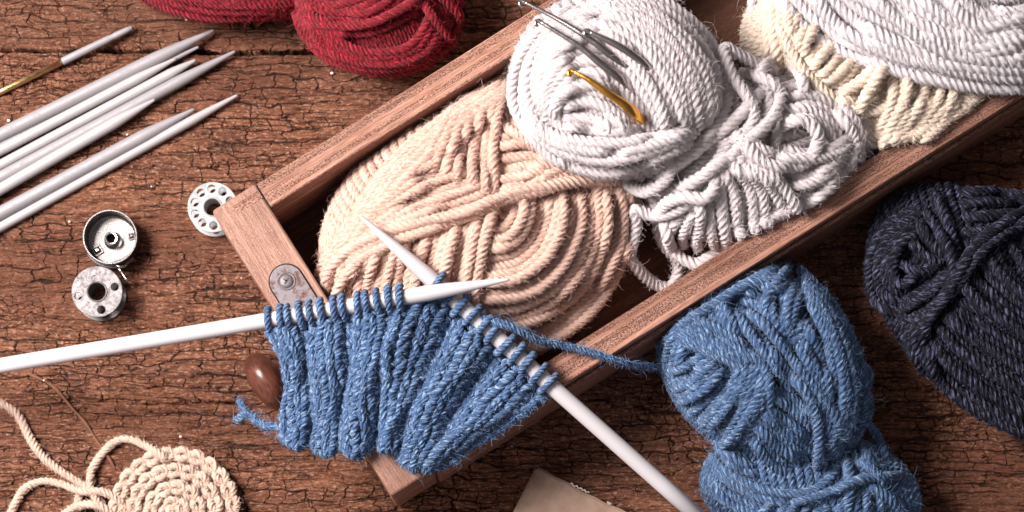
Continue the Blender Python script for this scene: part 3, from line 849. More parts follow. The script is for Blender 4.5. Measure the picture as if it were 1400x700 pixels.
# ---- pale grey, two lumps
def pale():
    rp = Rope(8.0, fuzz=.7, fl=8)
    t = skein('yarn_skein', 'pale grey skein pinched in the middle, crochet hooks stuck in its upper lump', P(940, 180, 15))
    b = Ball(842, 118, 158, 138, 120, 95, -14, rp); b.zmin = 15; b.mode = 'in'
    b.base((.5, .8, .2))
    b.bundle([(800, -12), (880, -6), (945, 32), (985, 92), (984, 158)], [(810, 14), (880, 38), (925, 88), (948, 138), (954, 180)], 6)
    b.bundle([(790, 6), (735, 48), (706, 98), (708, 148), (742, 200), (795, 232), (858, 234)], [(812, 22), (772, 58), (750, 100), (748, 138), (762, 168)], 5)
    b.bundle([(757, 166), (762, 142), (782, 130), (812, 126), (838, 142)], [(748, 164), (734, 112), (752, 58), (792, 22), (856, 16)], 8)
    b.bundle([(768, 148), (800, 140), (835, 152), (868, 178)], [(760, 184), (800, 196), (850, 192), (872, 184)], 4)
    b.strand([(812, 160), (830, 172), (845, 190)]); b.strand([(826, 155), (848, 172), (866, 190)])
    b.bundle([(802, 52), (838, 78), (868, 112), (892, 150), (905, 186)], [(858, 2), (918, 46), (953, 104), (960, 172)], 8, order='rand')
    b.strand([(800, 30), (840, 40), (885, 70), (920, 120), (938, 178)])
    b.bundle([(716, 148), (760, 184), (830, 194), (900, 186), (948, 172)], [(712, 168), (758, 216), (830, 236), (892, 218), (950, 190)], 4)
    # second lump
    c = Ball(1026, 214, 108, 152, 100, 74, 24, rp, cap=3.4); c.zmin = 15; c.mode = 'in'
    c.H[:] = 0
    c.base((.2, .9, .3))
    c.bundle([(948, 100), (962, 140), (940, 190), (895, 222)], [(1040, 95), (1030, 165), (985, 215), (930, 262)], 5, jit=.5)
    c.bundle([(1066, 126), (1110, 119), (1152, 138), (1180, 185), (1168, 244)], [(1066, 166), (1102, 162), (1132, 182), (1142, 214)], 5)
    c.bundle([(1058, 205), (1110, 214), (1168, 186)], [(1078, 284), (1112, 276), (1156, 240)], 6)
    c.bundle([(1150, 130), (1182, 170), (1186, 215)], [(1140, 150), (1168, 190), (1160, 240)], 3)
    c.bundle([(985, 100), (1000, 150), (990, 200), (960, 235)], [(1050, 100), (1060, 150), (1030, 205), (1005, 235)], 3, jit=.6)
    F = [[(945, 285), (926, 300), (915, 322), (920, 336)], [(958, 280), (944, 300), (932, 325), (936, 342)], [(956, 265), (958, 300), (953, 330), (958, 348)],
         [(968, 268), (972, 300), (974, 330), (980, 347)], [(975, 232), (984, 262), (990, 305), (996, 342)], [(988, 228), (1002, 260), (1008, 300), (1012, 338)],
         [(998, 220), (1022, 250), (1030, 290), (1030, 328)], [(1012, 222), (1036, 250), (1045, 285), (1046, 318)], [(1020, 218), (1050, 250), (1064, 275), (1076, 298)],
         [(1030, 215), (1058, 240), (1078, 265), (1092, 288)]]
    for q in F: c.strand(q, lift=4, tuck=(1, .5), r=7.8)
    c.strand([(905, 300), (918, 338), (945, 360), (985, 362), (1020, 346)], lift=2)
    c.strand([(1010, 100), (1045, 108), (1066, 128), (1060, 155), (1036, 182), (1012, 200)], lift=6, tuck=(1, 0))
    c.strand([(1030, 112), (1046, 88), (1072, 84), (1094, 104), (1100, 130)], lift=8)
    c.strand([(1075, 160), (1062, 185), (1058, 212)], lift=4)
    c.strand([(1068, 172), (1082, 164), (1104, 166), (1118, 186), (1112, 210), (1090, 226), (1060, 228), (1036, 216), (1016, 194), (1000, 180)], lift=5)
    c.strand([(1015, 180), (1035, 200), (1070, 215), (1120, 216), (1155, 205), (1168, 186)], lift=6)
    c.strand([(1040, 125), (1010, 160), (960, 200), (915, 232), (880, 262)], lift=5)
    c.strand([(1000, 120), (985, 165), (945, 205), (905, 228), (862, 236)], lift=6)
    c.strand([(1000, 212), (975, 228), (945, 250), (900, 268)], lift=6)
    # long loose loops
    free(rp, [(1062, 98, 150), (1036, 88, 178), (1008, 74, 200), (990, 66, 210), (994, 86, 214), (1003, 108, 214), (1020, 130, 214), (1030, 152, 212), (1024, 174, 208), (1004, 190, 202), (982, 197, 190), (972, 204, 165)])
    free(rp, [(942, 200, 180), (930, 205, 192), (916, 214, 200), (918, 232, 196), (906, 250, 188), (882, 262, 170), (858, 252, 150), (846, 232, 150)])
    free(rp, [(966, 214, 170), (976, 236, 186), (976, 258, 192), (962, 272, 192), (938, 270, 188), (914, 276, 176), (902, 290, 150)])
    free(rp, [(952, 268, 170), (937, 280, 172), (915, 291, 158), (890, 294, 140), (866, 287, 140), (870, 305, 130), (866, 330, 118), (862, 352, 104), (874, 370, 84), (892, 386, 66), (913, 394, 60), (925, 378, 62), (925, 357, 68), (909, 336, 80), (899, 312, 92), (902, 295, 110)])
    free(rp, [(964, 48, 60), (972, 60, 70), (982, 74, 80), (990, 95, 90), (1000, 110, 110)])
    rp.build('wound_yarn', M['pale'], t, M['f_pale'])
    return b
palesurf = pale()

# ---- cream
def cream():
    rp = Rope(7.6, fuzz=.3)
    t = skein('yarn_skein', 'warm cream skein in the drawer between the pale grey and big white ones', P(1200, 80, 15))
    b = Ball(1185, 75, 95, 170, 118, 80, -15, rp); b.zmin = 15; b.mode = 'in'
    b.base((.8, -.5, .2))
    b.bundle([(1050, -10), (1046, 40), (1048, 88)], [(1075, -10), (1080, 50), (1112, 122)], 4)
    b.bundle([(1088, -5), (1076, 28), (1078, 64)], [(1160, 66), (1132, 90), (1108, 118)], 7)
    b.bundle([(1150, 76), (1132, 98), (1104, 112)], [(1222, 88), (1182, 118), (1136, 146)], 5, order='rev')
    b.bundle([(1130, 134), (1190, 144), (1238, 128)], [(1178, 214), (1210, 206), (1240, 186)], 7)
    b.bundle([(1218, 92), (1222, 130), (1210, 165), (1186, 205)], [(1345, 112), (1318, 146), (1272, 186), (1250, 200)], 9)
    b.strand([(1062, 20), (1078, 62), (1100, 100), (1128, 128), (1150, 140)], lift=3)
    b.strand([(1216, 84), (1196, 110), (1180, 140), (1164, 168)], lift=3)
    b.strand([(1310, 108), (1296, 146), (1272, 182)], lift=3)
    b.strand([(1240, 92), (1240, 130), (1222, 168), (1196, 214)], lift=2)
    rp.build('wound_yarn', M['cream'], t, M['f_cream'])
cream()

# ---- white
def white():
    rp = Rope(8.8, fuzz=.2, fl=9)
    t = skein('yarn_skein', 'big bright white skein filling the upper right, bulging over the drawer side', P(1290, 0, 15))
    b = Ball(1275, -50, 135, 250, 150, 108, -14, rp); b.zmin = 15; b.mode = 'in'
    b.base((.2, 1, .1))
    b.bundle([(1050, -30), (1088, 24), (1140, 62), (1200, 84), (1270, 104), (1340, 116), (1420, 120)], [(1150, -30), (1200, 5), (1270, 48), (1340, 78), (1420, 84)], 6)
    b.bundle([(1130, -30), (1180, -2), (1250, 36), (1310, 62), (1350, 74)], [(1240, -30), (1290, 10), (1340, 40), (1390, 56)], 6, order='rand')
    b.bundle([(1420, 60), (1370, 66), (1330, 76), (1290, 70)], [(1420, 10), (1380, 26), (1340, 34), (1310, 14), (1290, -20)], 5)
    b.bundle([(1420, -10), (1370, 0), (1330, -20)], [(1420, 20), (1370, 30), (1320, 8), (1300, -30)], 3)
    b.strand([(1100, -20), (1150, 40), (1220, 74), (1300, 88), (1420, 96)], lift=1)
    b.strand([(1180, -20), (1230, 30), (1300, 72), (1370, 80), (1420, 70)], lift=1)
    b.strand([(1062, -10), (1092, 32), (1144, 68), (1204, 88), (1272, 108), (1342, 118), (1420, 121)], lift=0)
    rp.build('wound_yarn', M['white'], t, M['f_white'])
    rp2 = Rope(6.6, 3, 24, fuzz=.4)
    free(rp2, [(1030, -30, 120), (1028, 10, 118), (1026, 40, 100), (1022, 66, 70), (1024, 82, 40), (1030, 96, 22)])
    free(rp2, [(1052, -30, 120), (1046, 10, 112), (1040, 40, 96), (1037, 66, 70), (1040, 86, 44), (1048, 100, 24)])
    rp2.build('loose_strand', M['white'], t, M['f_white'])
white()

# ---- blue
def blue():
    rp = Rope(7.0, fuzz=1.1, fl=8, nap=1.1, nl=4)
    t = skein('yarn_skein', 'mid blue skein pinched near its lower end, on the table right of the knitting', P(1060, 540, 0))
    b2 = Ball(1108, 672, 52, 148, 84, 54, -8, rp)
    b2.base((.9, .2, .1))
    b2.bundle([(972, 632), (1000, 660), (1040, 680), (1090, 690)], [(968, 700), (1000, 730), (1050, 740), (1100, 740)], 5)
    b2.bundle([(1180, 600), (1200, 630), (1215, 660), (1220, 700)], [(1150, 620), (1160, 650), (1160, 690), (1150, 730)], 5)
    b2.bundle([(1060, 690), (1040, 712), (1030, 740)], [(1150, 690), (1140, 715), (1130, 745)], 7)
    b2.strand([(1080, 690), (1130, 674), (1180, 655), (1232, 652)], lift=2)
    b2.strand([(1180, 664), (1210, 676), (1232, 694), (1240, 720)], lift=1)
    b2.strand([(1175, 625), (1195, 645), (1212, 668)], lift=1); b2.strand([(1168, 632), (1186, 636), (1204, 655)], lift=1)
    b2.strand([(1180, 575), (1200, 600), (1212, 632)], lift=1)
    b = Ball(1042, 500, 74, 158, 120, 72, -44, rp, cap=3.2)
    b.base((.3, .9, .2))
    b.bundle([(910, 470), (918, 430), (955, 390), (1010, 368), (1072, 360)], [(928, 450), (946, 424), (976, 402), (1020, 388), (1074, 386)], 4)
    b.bundle([(1030, 385), (1060, 395), (1085, 388)], [(1000, 402), (1030, 415), (1050, 425)], 3)
    b.bundle([(908, 500), (916, 470), (930, 440)], [(925, 520), (930, 490), (945, 460)], 3)
    b.bundle([(946, 424), (974, 446), (1004, 470)], [(978, 404), (996, 430), (1008, 462)], 4)
    b.bundle([(934, 432), (976, 448), (1012, 470), (1050, 494)], [(908, 468), (950, 474), (990, 492), (1030, 510)], 5)
    b.bundle([(912, 510), (936, 504), (968, 482)], [(936, 566), (966, 544), (994, 512)], 6)
    b.bundle([(950, 580), (976, 552), (1002, 520), (1010, 492)], [(1012, 612), (1034, 565), (1046, 520), (1052, 486)], 7)
    b.bundle([(1026, 412), (1042, 440), (1060, 466)], [(1098, 382), (1086, 420), (1078, 470)], 6)
    b.bundle([(1078, 462), (1098, 442), (1124, 432)], [(1082, 488), (1104, 484), (1130, 474)], 3)
    b.bundle([(1090, 368), (1134, 412), (1166, 472), (1182, 535), (1168, 598), (1122, 640)], [(1100, 402), (1122, 440), (1138, 500), (1142, 555), (1124, 606)], 6)
    b.bundle([(1096, 440), (1112, 470), (1130, 520), (1132, 560)], [(1082, 480), (1098, 510), (1116, 545), (1122, 580)], 4)
    b.bundle([(1054, 532), (1082, 545), (1114, 574)], [(1022, 600), (1052, 634), (1092, 656)], 8)
    b.bundle([(970, 596), (1000, 615), (1040, 640)], [(985, 620), (1010, 640), (1050, 655)], 3)
    b.bundle([(1120, 560), (1135, 590), (1140, 625)], [(1125, 545), (1150, 575), (1160, 610)], 3)
    b.strand([(1014, 430), (1040, 462), (1068, 498), (1104, 542), (1116, 580), (1118, 620), (1112, 652)], lift=4)
    b.strand([(1004, 426), (1036, 470), (1062, 508), (1082, 540)], lift=2)
    b.strand([(1022, 424), (1052, 452), (1082, 492), (1112, 530), (1142, 570), (1150, 600)], lift=2)
    b.strand([(908, 462), (950, 458), (1000, 480), (1040, 496), (1046, 530), (1020, 580)], lift=3)
    b.strand([(1040, 500), (1036, 540), (1010, 585), (985, 612)], lift=3)
    b.strand([(1048, 500), (1052, 530), (1050, 560)], lift=2)
    b.strand([(1080, 362), (1064, 384), (1050, 402), (1040, 430)], lift=3)
    # strand round the pinch, and the little loop at the right
    free(rp, [(972, 622, 60), (990, 642, 90), (1020, 660, 104), (1060, 674, 110), (1100, 674, 110), (1128, 660, 108), (1150, 628, 100), (1164, 588, 90), (1166, 550, 84), (1164, 520, 84)])
    free(rp, [(1158, 560, 84), (1165, 530, 88), (1168, 508, 88), (1180, 502, 84), (1188, 514, 78), (1184, 532, 74), (1172, 550, 72), (1166, 575, 72)])
    free(rp, [(1164, 600, 60), (1176, 586, 60), (1188, 566, 58), (1188, 546, 56), (1180, 528, 60)])
    rp.build('wound_yarn', M['blue'], t, M['f_blue'])
blue()

# ---- navy
def navy():
    rp = Rope(7.6, fuzz=.5, fl=7, nap=.9, nl=4)
    t = skein('yarn_skein', 'very dark navy skein in shadow at the right edge, on the table beyond the drawer', P(1330, 430, 0))
    b = Ball(1362, 428, 72, 212, 124, 70, -46, rp)
    b.base((.6, .7, .1))
    b.bundle([(1258, 282), (1212, 308), (1188, 356), (1194, 410), (1232, 432)], [(1250, 318), (1228, 342), (1222, 378), (1246, 396)], 4)
    b.bundle([(1225, 396), (1264, 374), (1304, 350)], [(1236, 440), (1272, 420), (1304, 392)], 4)
    b.bundle([(1252, 300), (1270, 330), (1294, 352)], [(1228, 352), (1250, 365), (1275, 372)], 3)
    b.bundle([(1304, 268), (1352, 262), (1410, 270)], [(1314, 334), (1342, 336), (1372, 318)], 5)
    b.bundle([(1350, 330), (1376, 372), (1420, 420)], [(1410, 296), (1430, 330), (1450, 350)], 4)
    b.bundle([(1318, 364), (1352, 400), (1420, 452)], [(1345, 345), (1375, 385), (1430, 430)], 3)
    b.bundle([(1308, 402), (1356, 420), (1430, 470)], [(1252, 470), (1304, 540), (1420, 606)], 11)
    b.bundle([(1250, 440), (1240, 470), (1262, 510)], [(1300, 400), (1270, 430), (1262, 470)], 4)
    b.strand([(1278, 262), (1292, 300), (1304, 338), (1306, 372), (1290, 410), (1252, 444)], lift=4)
    b.strand([(1264, 284), (1284, 318), (1300, 350), (1302, 384), (1280, 414)], lift=3)
    b.strand([(1420, 280), (1370, 308), (1332, 338), (1308, 376), (1286, 412), (1256, 452)], lift=5)
    b.strand([(1420, 292), (1380, 316), (1342, 346), (1316, 382), (1296, 408)], lift=4)
    b.strand([(1310, 382), (1340, 416), (1390, 450), (1430, 480)], lift=4)
    rp.build('wound_yarn', M['navy'], t, M['f_navy'])
navy()

# ---- red, two lumps of one skein
def red():
    rp = Rope(6.0, fuzz=1.0, fl=7, nap=1.2, nl=4)
    t = skein('yarn_skein', 'crimson skein at the top edge of the table, left of the drawer', P(500, -10, 0))
    c = Ball(300, -45, 44, 135, 70, 42, 0, rp)
    c.base((1, .1, .1))
    c.bundle([(180, -30), (215, 4), (275, 22), (340, 24), (420, 20)], [(200, -60), (260, -30), (330, -20), (410, -20)], 7)
    c.bundle([(330, -20), (345, 6), (350, 22)], [(395, -20), (390, 5), (385, 24)], 5)
    b = Ball(518, -12, 62, 114, 110, 60, 0, rp, cap=3.2)
    b.base((.4, .9, .1))
    b.bundle([(404, 8), (416, 46), (450, 80), (500, 97), (560, 95), (608, 66), (628, 20)], [(440, 30), (462, 56), (505, 72), (555, 66), (585, 40)], 6)
    b.bundle([(404, -4), (440, 10), (480, 4), (520, -14)], [(408, 30), (450, 44), (512, 42), (578, 8)], 5)
    b.bundle([(470, 14), (500, 16), (540, -6)], [(480, 26), (510, 30), (560, 4)], 2)
    b.bundle([(586, 22), (572, 50), (545, 72)], [(600, 34), (590, 60), (570, 82)], 3)
    b.bundle([(420, 42), (455, 60), (500, 70)], [(425, 60), (460, 78), (510, 84)], 3)
    b.strand([(570, -6), (590, 20), (604, 40), (618, 56), (626, 60)], lift=6)
    b.strand([(585, -20), (606, 0), (622, 18), (626, 38)], lift=4)
    b.strand([(410, 28), (450, 34), (500, 34), (545, 14), (580, -10)], lift=3)
    rp.build('wound_yarn', M['red'], t, M['f_red'])
red()

# ================================================================== crochet hooks in the pale skein
def hook(name, label, pts, rad, flat, mat, head=4.0, group='crochet hooks stuck in the pale grey skein'):
    w = crom(Z3([(x, y, z+16) for x, y, z in pts]), 3.0); n = len(w)
    s = np.linspace(0, 1, n); k = np.linspace(0, 1, len(rad))
    rr = np.interp(s, k, rad)*.86; ff = np.interp(s, k, flat)
    t = thing(name, label, 'crochet hook', w[-1], group)
    d = norm((w[1]-w[0])[None, :])[0]; side = norm(np.cross(d, [0, 0, 1.0])[None, :])[0]
    rod_part('handle', w, rr, mat, t, flat=ff)
    # hooked head: a small bent-over beak on the near side
    p0 = w[0]; q = [p0+d*1.0, p0-d*2.0, p0-d*4.4+side*1.0, p0-d*5.0+side*3.6, p0-d*3.2+side*5.8, p0-d*.6+side*6.0, p0+d*1.0+side*5.2]
    q = crom(np.array(q), .8)
    m = len(q); rr2 = np.interp(np.linspace(0, 1, m), [0, .3, .6, .9, 1], [rad[0], rad[0]*1.0, rad[0]*.95, rad[0]*.7, .3])
    rod_part('hook_head', q, rr2, mat, t, ns=16)
hook('crochet_hook', 'silver crochet hook reaching farthest to the upper left over the drawer side', [(717, 3, 258), (760, 25, 262), (803, 51, 266), (830, 71, 262), (856, 87, 250), (876, 99, 222), (890, 107, 185)],
     [2.6, 3.1, 4.2, 5.6, 7.2, 7.0, 5], [1, 1, 1, .9, .45, .5, .8], M['bright'])
hook('crochet_hook', 'silver crochet hook second from the left, lying between the longest one and the gold one', [(739, 30, 262), (765, 46, 264), (792, 63, 264), (820, 86, 260), (850, 108, 250), (870, 123, 224), (882, 131, 190)],
     [2.8, 3.4, 4.5, 5.8, 7.2, 7.0, 5], [1, 1, 1, .9, .45, .5, .8], M['bright'])
hook('crochet_hook', 'short thick silver crochet hook, uppermost right of the group, tip in mid ball', [(806, 44, 278), (826, 53, 278), (846, 63, 276), (866, 76, 270), (884, 90, 260), (902, 103, 236), (914, 111, 200)],
     [3.6, 4.6, 5.4, 5.2, 4.2, 3.6, 3.4], [1, 1, 1, .9, .8, .9, 1], M['bright'])
hook('crochet_hook', 'gold coloured crochet hook, lowest of the four', [(784, 98, 262), (798, 105, 264), (812, 114, 264), (830, 127, 262), (844, 136, 257), (860, 148, 250), (874, 160, 232), (886, 169, 200)],
     [2.8, 4.2, 5.4, 6.2, 8.0, 7.8, 5], [1, 1, .95, .8, .5, .45, .7], M['gold'])

# ================================================================== the blue knitting
def knitting():
    base = P(540, 520, 60)
    t = thing('knitted_swatch', 'piece of blue ribbed knitting still on two white needles, over the drawer corner', 'knitting', base)
    rp = Rope(4.9, fuzz=.35, fl=8, step=1.45, nap=.7, nl=3.5)
    # needle axes
    A0, A1 = P(*W1a), P(*W1b); B0, B1 = P(*W2a), P(*W2b)
    def on1(px):
        f = (px-W1a[0])/(W1b[0]-W1a[0]); return P(px, W1a[1]+(W1b[1]-W1a[1])*f, W1a[2]+(W1b[2]-W1a[2])*f)
    def on2(f): return P(*(W2a[i]+(W2b[i]-W2a[i])*f for i in range(3)))
    xs1 = np.linspace(367, 548, 13) + RNG.uniform(-2, 2, 13); fs2 = np.linspace(.36, .865, 11)+RNG.uniform(-.006, .006, 11)
    n1, n2 = len(xs1), len(fs2); NS = n1+n2
    top = []
    for x in xs1:
        f = (x-W1a[0])/(W1b[0]-W1a[0]); top.append((x+2, W1a[1]+(W1b[1]-W1a[1])*f+15, W1a[2]+(W1b[2]-W1a[2])*f-2))
    for f in fs2:
        q = [W2a[i]+(W2b[i]-W2a[i])*f for i in range(3)]; top.append((q[0]-8, q[1]+11, q[2]-4))
    top = np.array(top)
    bx = np.interp(np.arange(NS), [0, 3, 6, 8.5, 11, 13, 16, 19, 21.5, 23], [388, 418, 455, 482, 514, 532, 552, 574, 594, 612])
    by = np.interp(np.arange(NS), [0, 3, 6, 8.5, 11, 13, 16, 19, 21.5, 23], [594, 606, 612, 608, 606, 608, 622, 634, 638, 636])
    bz = np.interp(np.arange(NS), [0, 4, 8, 12, 16, 23], [132, 142, 158, 168, 166, 158])
    bot = np.stack([bx, by, bz], 1)
    ROWS = 14
    # knit or purl: knit pairs stand proud, purl pairs sink
    kp_ = np.array([1 if (i % 4) in (0, 1) else -1 for i in range(NS)])
    wid = np.where(kp_ > 0, 1.5, .5); cx = np.concatenate([[0], np.cumsum(wid)]); cx = cx/cx[-1]*NS
    def surf(xc, v):
        """xc stitch coordinate 0..NS (centres at +.5), v 0 top .. 1 bottom"""
        i = np.clip(xc-.5, -.6, NS-.4)
        def ev(arr):
            return np.stack([np.interp(i, np.arange(NS), arr[:, k])+np.where(i < 0, i*(arr[1, k]-arr[0, k]), 0)+np.where(i > NS-1, (i-NS+1)*(arr[-1, k]-arr[-2, k]), 0) for k in range(3)], 1)
        a = ev(top); b = ev(bot); vv = v[:, None]
        q = a*(1-vv)+b*vv
        s = i/NS
        # gather: bows of the ribs
        q[:, 0] += 14*np.sin(PI*v)*np.exp(-(s/.16)**2)*1.1 - 10*np.sin(PI*v)*np.exp(-((s-.55)/.12)**2)
        q[:, 2] += 8*np.sin(PI*v)
        q[:, 0] += (3.2*np.sin(v*6.5+i*.8)+1.8*np.sin(v*15+i*2.1))*np.clip(v*4, 0, 1)
        q[:, 1] += (2.5*np.sin(i*1.9+v*4)+3.5*np.sin(i*.7+2))*np.clip(v*2-.6, 0, 1)
        q[:, 2] += 4*np.sin(v*6+i*1.1)*np.clip(v*4, 0, 1)
        xu = np.interp(xc, cx, np.arange(NS+1)); lob = np.cos(((xu % 4)-1)*PI/2)*np.clip(v-.55, 0, 1)**2*4*7
        dd = b[:, :2]-a[:, :2]; dd = dd/np.linalg.norm(dd, axis=1, keepdims=True); q[:, :2] += dd*lob[:, None]
        return q
    # rib relief as a smooth function of the warped coordinate
    def relief(xc):
        c = np.arange(NS)+.5; x_un = np.interp(xc, cx, np.arange(NS+1))
        ph = (x_un % 4)          # 0..2 knit, 2..4 purl
        return np.cos((ph-1)*PI/2)*9
    rows = []
    for j in range(ROWS):
        pts = []
        T = np.arange(0, NS*2*PI, 2*PI/26)
        st = T/(2*PI); ci = np.minimum(st.astype(int), NS-1)
        w = (cx[ci+1]-cx[ci]); fr = st-ci
        amp = .235
        x = cx[ci]+w*(fr+amp*np.sin(2*2*PI*fr))
        yb = -np.cos(2*PI*fr)                   # -1 foot, +1 head (head towards the needle)
        sgn = gsm(kp_[ci].astype(float), 2.2)
        zz = -sgn*np.cos(4*PI*fr)*3.1
        v = (j+.75-yb*.92)/ROWS
        v = np.clip(v, 0.0, 1.02)
        q = surf(x, v)
        q[:, 2] += relief(x)+zz
        q += np.stack([gsm(RNG.normal(0, 1, len(q)), 8) for _ in range(3)], 1)*4.2
        rows.append(P(q[:, 0], q[:, 1], q[:, 2]))
    for p in rows:
        p = gsm(p, .8)
        rp.add(p, np.array([0, 0, 1.0]), twist_dir=1)
    # dark lining of purl loops seen between the ribs: a second, lower course of the same yarn
    for i in range(NS):
        if kp_[i] < 0:
            for o_ in (.25, .75):
                xc = np.full(60, cx[i]+(cx[i+1]-cx[i])*o_); q = surf(xc, np.linspace(0, 1, 60)); q[:, 2] -= 11
                rp.add(P(q[:, 0], q[:, 1], q[:, 2]), np.array([0, 0, 1.0]), r=5.5, fuzz=False)
        else:
            xc = np.full(60, cx[i]+(cx[i+1]-cx[i])*.5); q = surf(xc, np.linspace(0, 1, 60)); q[:, 2] -= 6
            rp.add(P(q[:, 0], q[:, 1], q[:, 2]), np.array([0, 0, 1.0]), r=7, fuzz=False)
    for vv in np.arange(.02, .5, .045):
        xc = np.linspace(n1-2.2, n1+1.4, 50); q = surf(xc, np.full(50, vv)); q[:, 2] -= 13
        rp.add(P(q[:, 0], q[:, 1], q[:, 2]), np.array([0, 0, 1.0]), r=6.5, fuzz=False)
    rp.build('ribbed_fabric', M['blue'], t, M['f_blue'])
    # cast-on edge
    ce = Rope(4.6, 3, 12, nseg=12, fuzz=.5, fl=9, step=1.45)
    xc = np.linspace(.1, NS-.1, 420)
    for ph in (0, PI):
        q = surf(xc, np.full(420, 1.015)); g = xc*2*PI*.55+ph
        q[:, 1] += 3.6*np.sin(g)+1; q[:, 2] += 3.6*np.cos(g)+relief(xc)*.6-1
        ce.add(gsm(P(q[:, 0], q[:, 1], q[:, 2]), 1.5), np.array([0, 0, 1.0]))
    # right selvedge
    for o_ in (NS-.1, NS+.1):
        v = np.linspace(0, 1.02, 200); q = surf(np.full(200, o_), v); q[:, 0] += 2.5*np.sin(v*60+o_*9); q[:, 1] += 2.5*np.cos(v*60+o_*9)
        ce.add(P(q[:, 0], q[:, 1], q[:, 2]-2), np.array([0, 0, 1.0]))
    ce.build('cast_on_edge', M['blue'], t, M['f_blue'])
    # loops over the needles
    def loops(centres, axis, r, tops, parent_name):
        ax = norm(np.array(axis)[None, :])[0]
        up = np.array([0, 0, 1.0]); up = norm((up-ax*(up@ax))[None, :])[0]; sd = np.cross(ax, up)
        if sd[1] > 0: sd = -sd              # sd points to the picture's lower side
        for c, tp in zip(centres, tops):
            lp = Rope(4.7, 3, 12, nseg=12, fuzz=.35, fl=8, step=1.3)
            R_ = r+4.3; sl = random.uniform(-2.5, 3.5)
            th = np.linspace(-.55*PI, 1.10*PI, 40)   # from fabric side over the top to the back
            arc = c+R_*(np.cos(th)[:, None]*sd+np.sin(th)[:, None]*up)+ax*(sl*np.sin(th*.5))[:, None]
            arc = arc[8:]
            tp3 = P(*tp)
            start = np.array([tp3+np.array([0, -4, -3]), tp3+np.array([0, 0, 2.5])])
            th0 = arc[0]
            path = crom(np.vstack([start, arc[::3]]), 1.3)
            lp.add(path, norm(path-(c+ax*((path-c)@ax)[:, None])))
            o = lp.build('needle_loop', M['blue'], t)
    loops([on1(x) for x in xs1], A1-A0, N1R, top[:n1], 'a')
    loops([on2(f) for f in fs2], B1-B0, N2R, top[n1:], 'b')
    # tail at lower left
    tl = Rope(5.0, 3, 13, nseg=12, fuzz=2.2, fl=11)
    free(tl, [(392, 588, 130), (380, 583, 128), (366, 583, 122), (352, 576, 114), (342, 566, 106), (330, 570, 100), (322, 576, 96)])
    free(tl, [(344, 570, 106), (336, 562, 104), (330, 552, 102), (327, 545, 100)])
    tl.build('yarn_tail', M['blue'], t, M['f_blue'])
    # working yarn over the drawer side
    wy = Rope(5.3, 3, 15, nseg=15, fuzz=1.0, fl=12)
    free(wy, [(640, 424, 178), (662, 436, 190), (690, 444, 194), (712, 453, 190), (738, 466, 176), (770, 473, 163), (800, 480, 158), (830, 489, 156), (855, 497, 140), (878, 501, 110), (898, 503, 84), (915, 500, 70)])
    wy.build('working_yarn', M['blue'], t, M['f_blue'])
knitting()

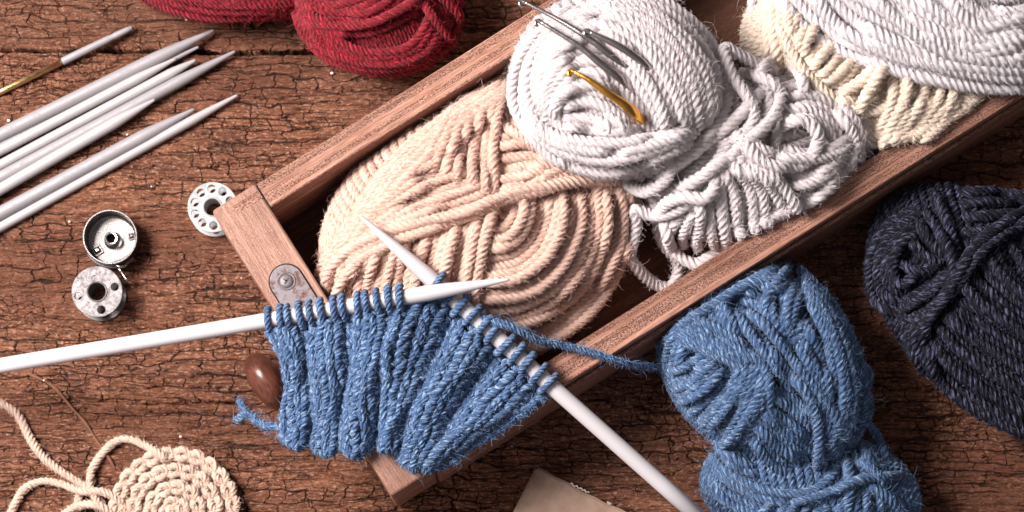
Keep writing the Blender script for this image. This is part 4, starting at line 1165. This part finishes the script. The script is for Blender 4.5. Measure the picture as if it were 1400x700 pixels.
# ================================================================== crochet round
def crochet():
    cpx, cpy = 242, 702
    c = P(cpx, cpy, 0); t = thing('crochet_round', 'small round of sand coloured crochet at the lower left, with its loose yarn', 'crochet piece', c)
    rp = Rope(5.6, fuzz=.2, fl=7, step=1.5, nap=2.4, nl=4)
    def at(R, th, z): return np.stack([c[0]+R*np.cos(th), c[1]+R*np.sin(th), z], -1)
    def chain(R, N, z, w=6.0, r=5.5):
        for i in range(N):
            th0 = 2*PI*i/N; dth = 2*PI/N
            for sgn in (-1, 1):
                f = np.linspace(-.15, 1.25, 26)
                rad = R+sgn*w*np.sin(np.clip(f, 0, 1.1)*PI/1.1)**.8*1.0 if False else R+sgn*w*np.sin(np.clip(f/1.15, 0, 1)*PI)
                zz = z+3.0*np.sin(np.clip(f/1.15, 0, 1)*PI)-3.4*np.clip(f-.8, 0, 1)*2
                p = at(rad, th0+f*dth, zz); rp.add(p, np.array([0, 0, 1.0]), r=r*random.uniform(.92, 1.08))
    def posts(R0, R1, N, z0, z1):
        for i in range(N):
            th = 2*PI*i/N+random.uniform(-.03, .03); d = 2*PI/N
            for k, o_ in enumerate((-.22, .22)):
                f = np.linspace(0, 1, 16)
                p = at(R0+(R1-R0)*f, th+d*(o_*(1.2-f*1.6)+.15*f), z0+(z1-z0)*f+2.5*np.sin(f*PI))
                rp.add(p, np.array([0, 0, 1.0]), r=5.0)
    for (R0, R1, N, z) in ((62, 76, 22, 8), (38, 52, 15, 9), (14, 28, 9, 9)):
        posts(R0-2, R1, N, z, z)
    chain(79, 24, 14); chain(56, 18, 17); chain(33, 11, 18); chain(12, 5, 18)
    # backing ring so that the table stays hidden between stitches
    for R in (8, 20, 28, 40, 46, 52, 64, 70, 76):
        th = np.linspace(0, 2*PI, int(R*2)+12); rp.add(at(R, th, np.full(len(th), 5.2)), np.array([0, 0, 1.0]), fuzz=False)
    rp.build('stitches', M['crochet'], t, M['f_crochet'])
    ls = Rope(5.6, 3, 15, nseg=15, fuzz=.3, fl=8)
    free(ls, [(-40, 548, 6), (-10, 548, 6), (10, 556, 6), (26, 570, 6), (40, 597, 6), (58, 624, 6), (84, 645, 6), (108, 660, 6), (122, 672, 7), (140, 690, 12), (150, 720, 12)])
    free(ls, [(228, 628, 22), (214, 618, 20), (196, 608, 12), (172, 600, 7), (152, 608, 6), (134, 628, 6), (124, 648, 8), (124, 668, 16), (136, 690, 18), (150, 712, 10)])
    free(ls, [(8, 720, 6), (20, 690, 6), (34, 668, 6), (58, 658, 6), (84, 662, 9), (112, 672, 17), (138, 672, 20), (158, 682, 18), (172, 700, 14), (176, 720, 10)])
    free(ls, [(110, 668, 6), (106, 690, 6), (98, 720, 6)])
    free(ls, [(70, 722, 6), (92, 700, 10), (112, 690, 16), (136, 692, 22), (156, 708, 16), (160, 730, 8)])
    ls.build('loose_strand', M['crochet'], t, M['f_crochet'])
crochet()

# ================================================================== light
world = bpy.data.worlds.new("World"); scene.world = world; world.use_nodes = True
bg = world.node_tree.nodes['Background']; bg.inputs[0].default_value = (1.0, .93, .95, 1); bg.inputs[1].default_value = .50
wt = world.node_tree; wc = wt.nodes.new('ShaderNodeTexCoord'); wm = wt.nodes.new('ShaderNodeMapping'); wg = wt.nodes.new('ShaderNodeTexGradient'); wr = wt.nodes.new('ShaderNodeValToRGB')
wm.inputs['Scale'].default_value = (-.5, .2, 0); wm.inputs['Location'].default_value = (.5, 0, 0)
wt.links.new(wc.outputs['Generated'], wm.inputs[0]); wt.links.new(wm.outputs[0], wg.inputs[0]); wt.links.new(wg.outputs[0], wr.inputs[0])
wr.color_ramp.elements[0].position = .15; wr.color_ramp.elements[0].color = (.22, .19, .19, 1)
wr.color_ramp.elements[1].position = .85; wr.color_ramp.elements[1].color = (1.0, .94, .95, 1)
wt.links.new(wr.outputs[0], bg.inputs[0])
def area(name, loc, target, size, energy, col=(1, 1, 1)):
    l = bpy.data.lights.new(name, 'AREA'); l.shape = 'RECTANGLE'; l.size, l.size_y = size[0]*S, size[1]*S
    l.energy = energy; l.color = col
    o = new_obj(name, l, None, Vector(loc)*S)
    d = Vector(target)*S-o.location; o.rotation_euler = d.to_track_quat('-Z', 'Y').to_euler()
    return o
area('window_light', (-1750, 430, 2050), (-120, 40, 0), (1000, 1000), 17.0, (1.0, .93, .89))

scene.view_settings.view_transform = 'Standard'; scene.view_settings.look = 'None'
scene.view_settings.exposure = 0; scene.view_settings.gamma = 1
scene.cycles.max_bounces = 8; scene.cycles.diffuse_bounces = 6
scene.cycles.use_denoising = True
for o in bpy.data.objects:
    if 'base' in o: del o['base']
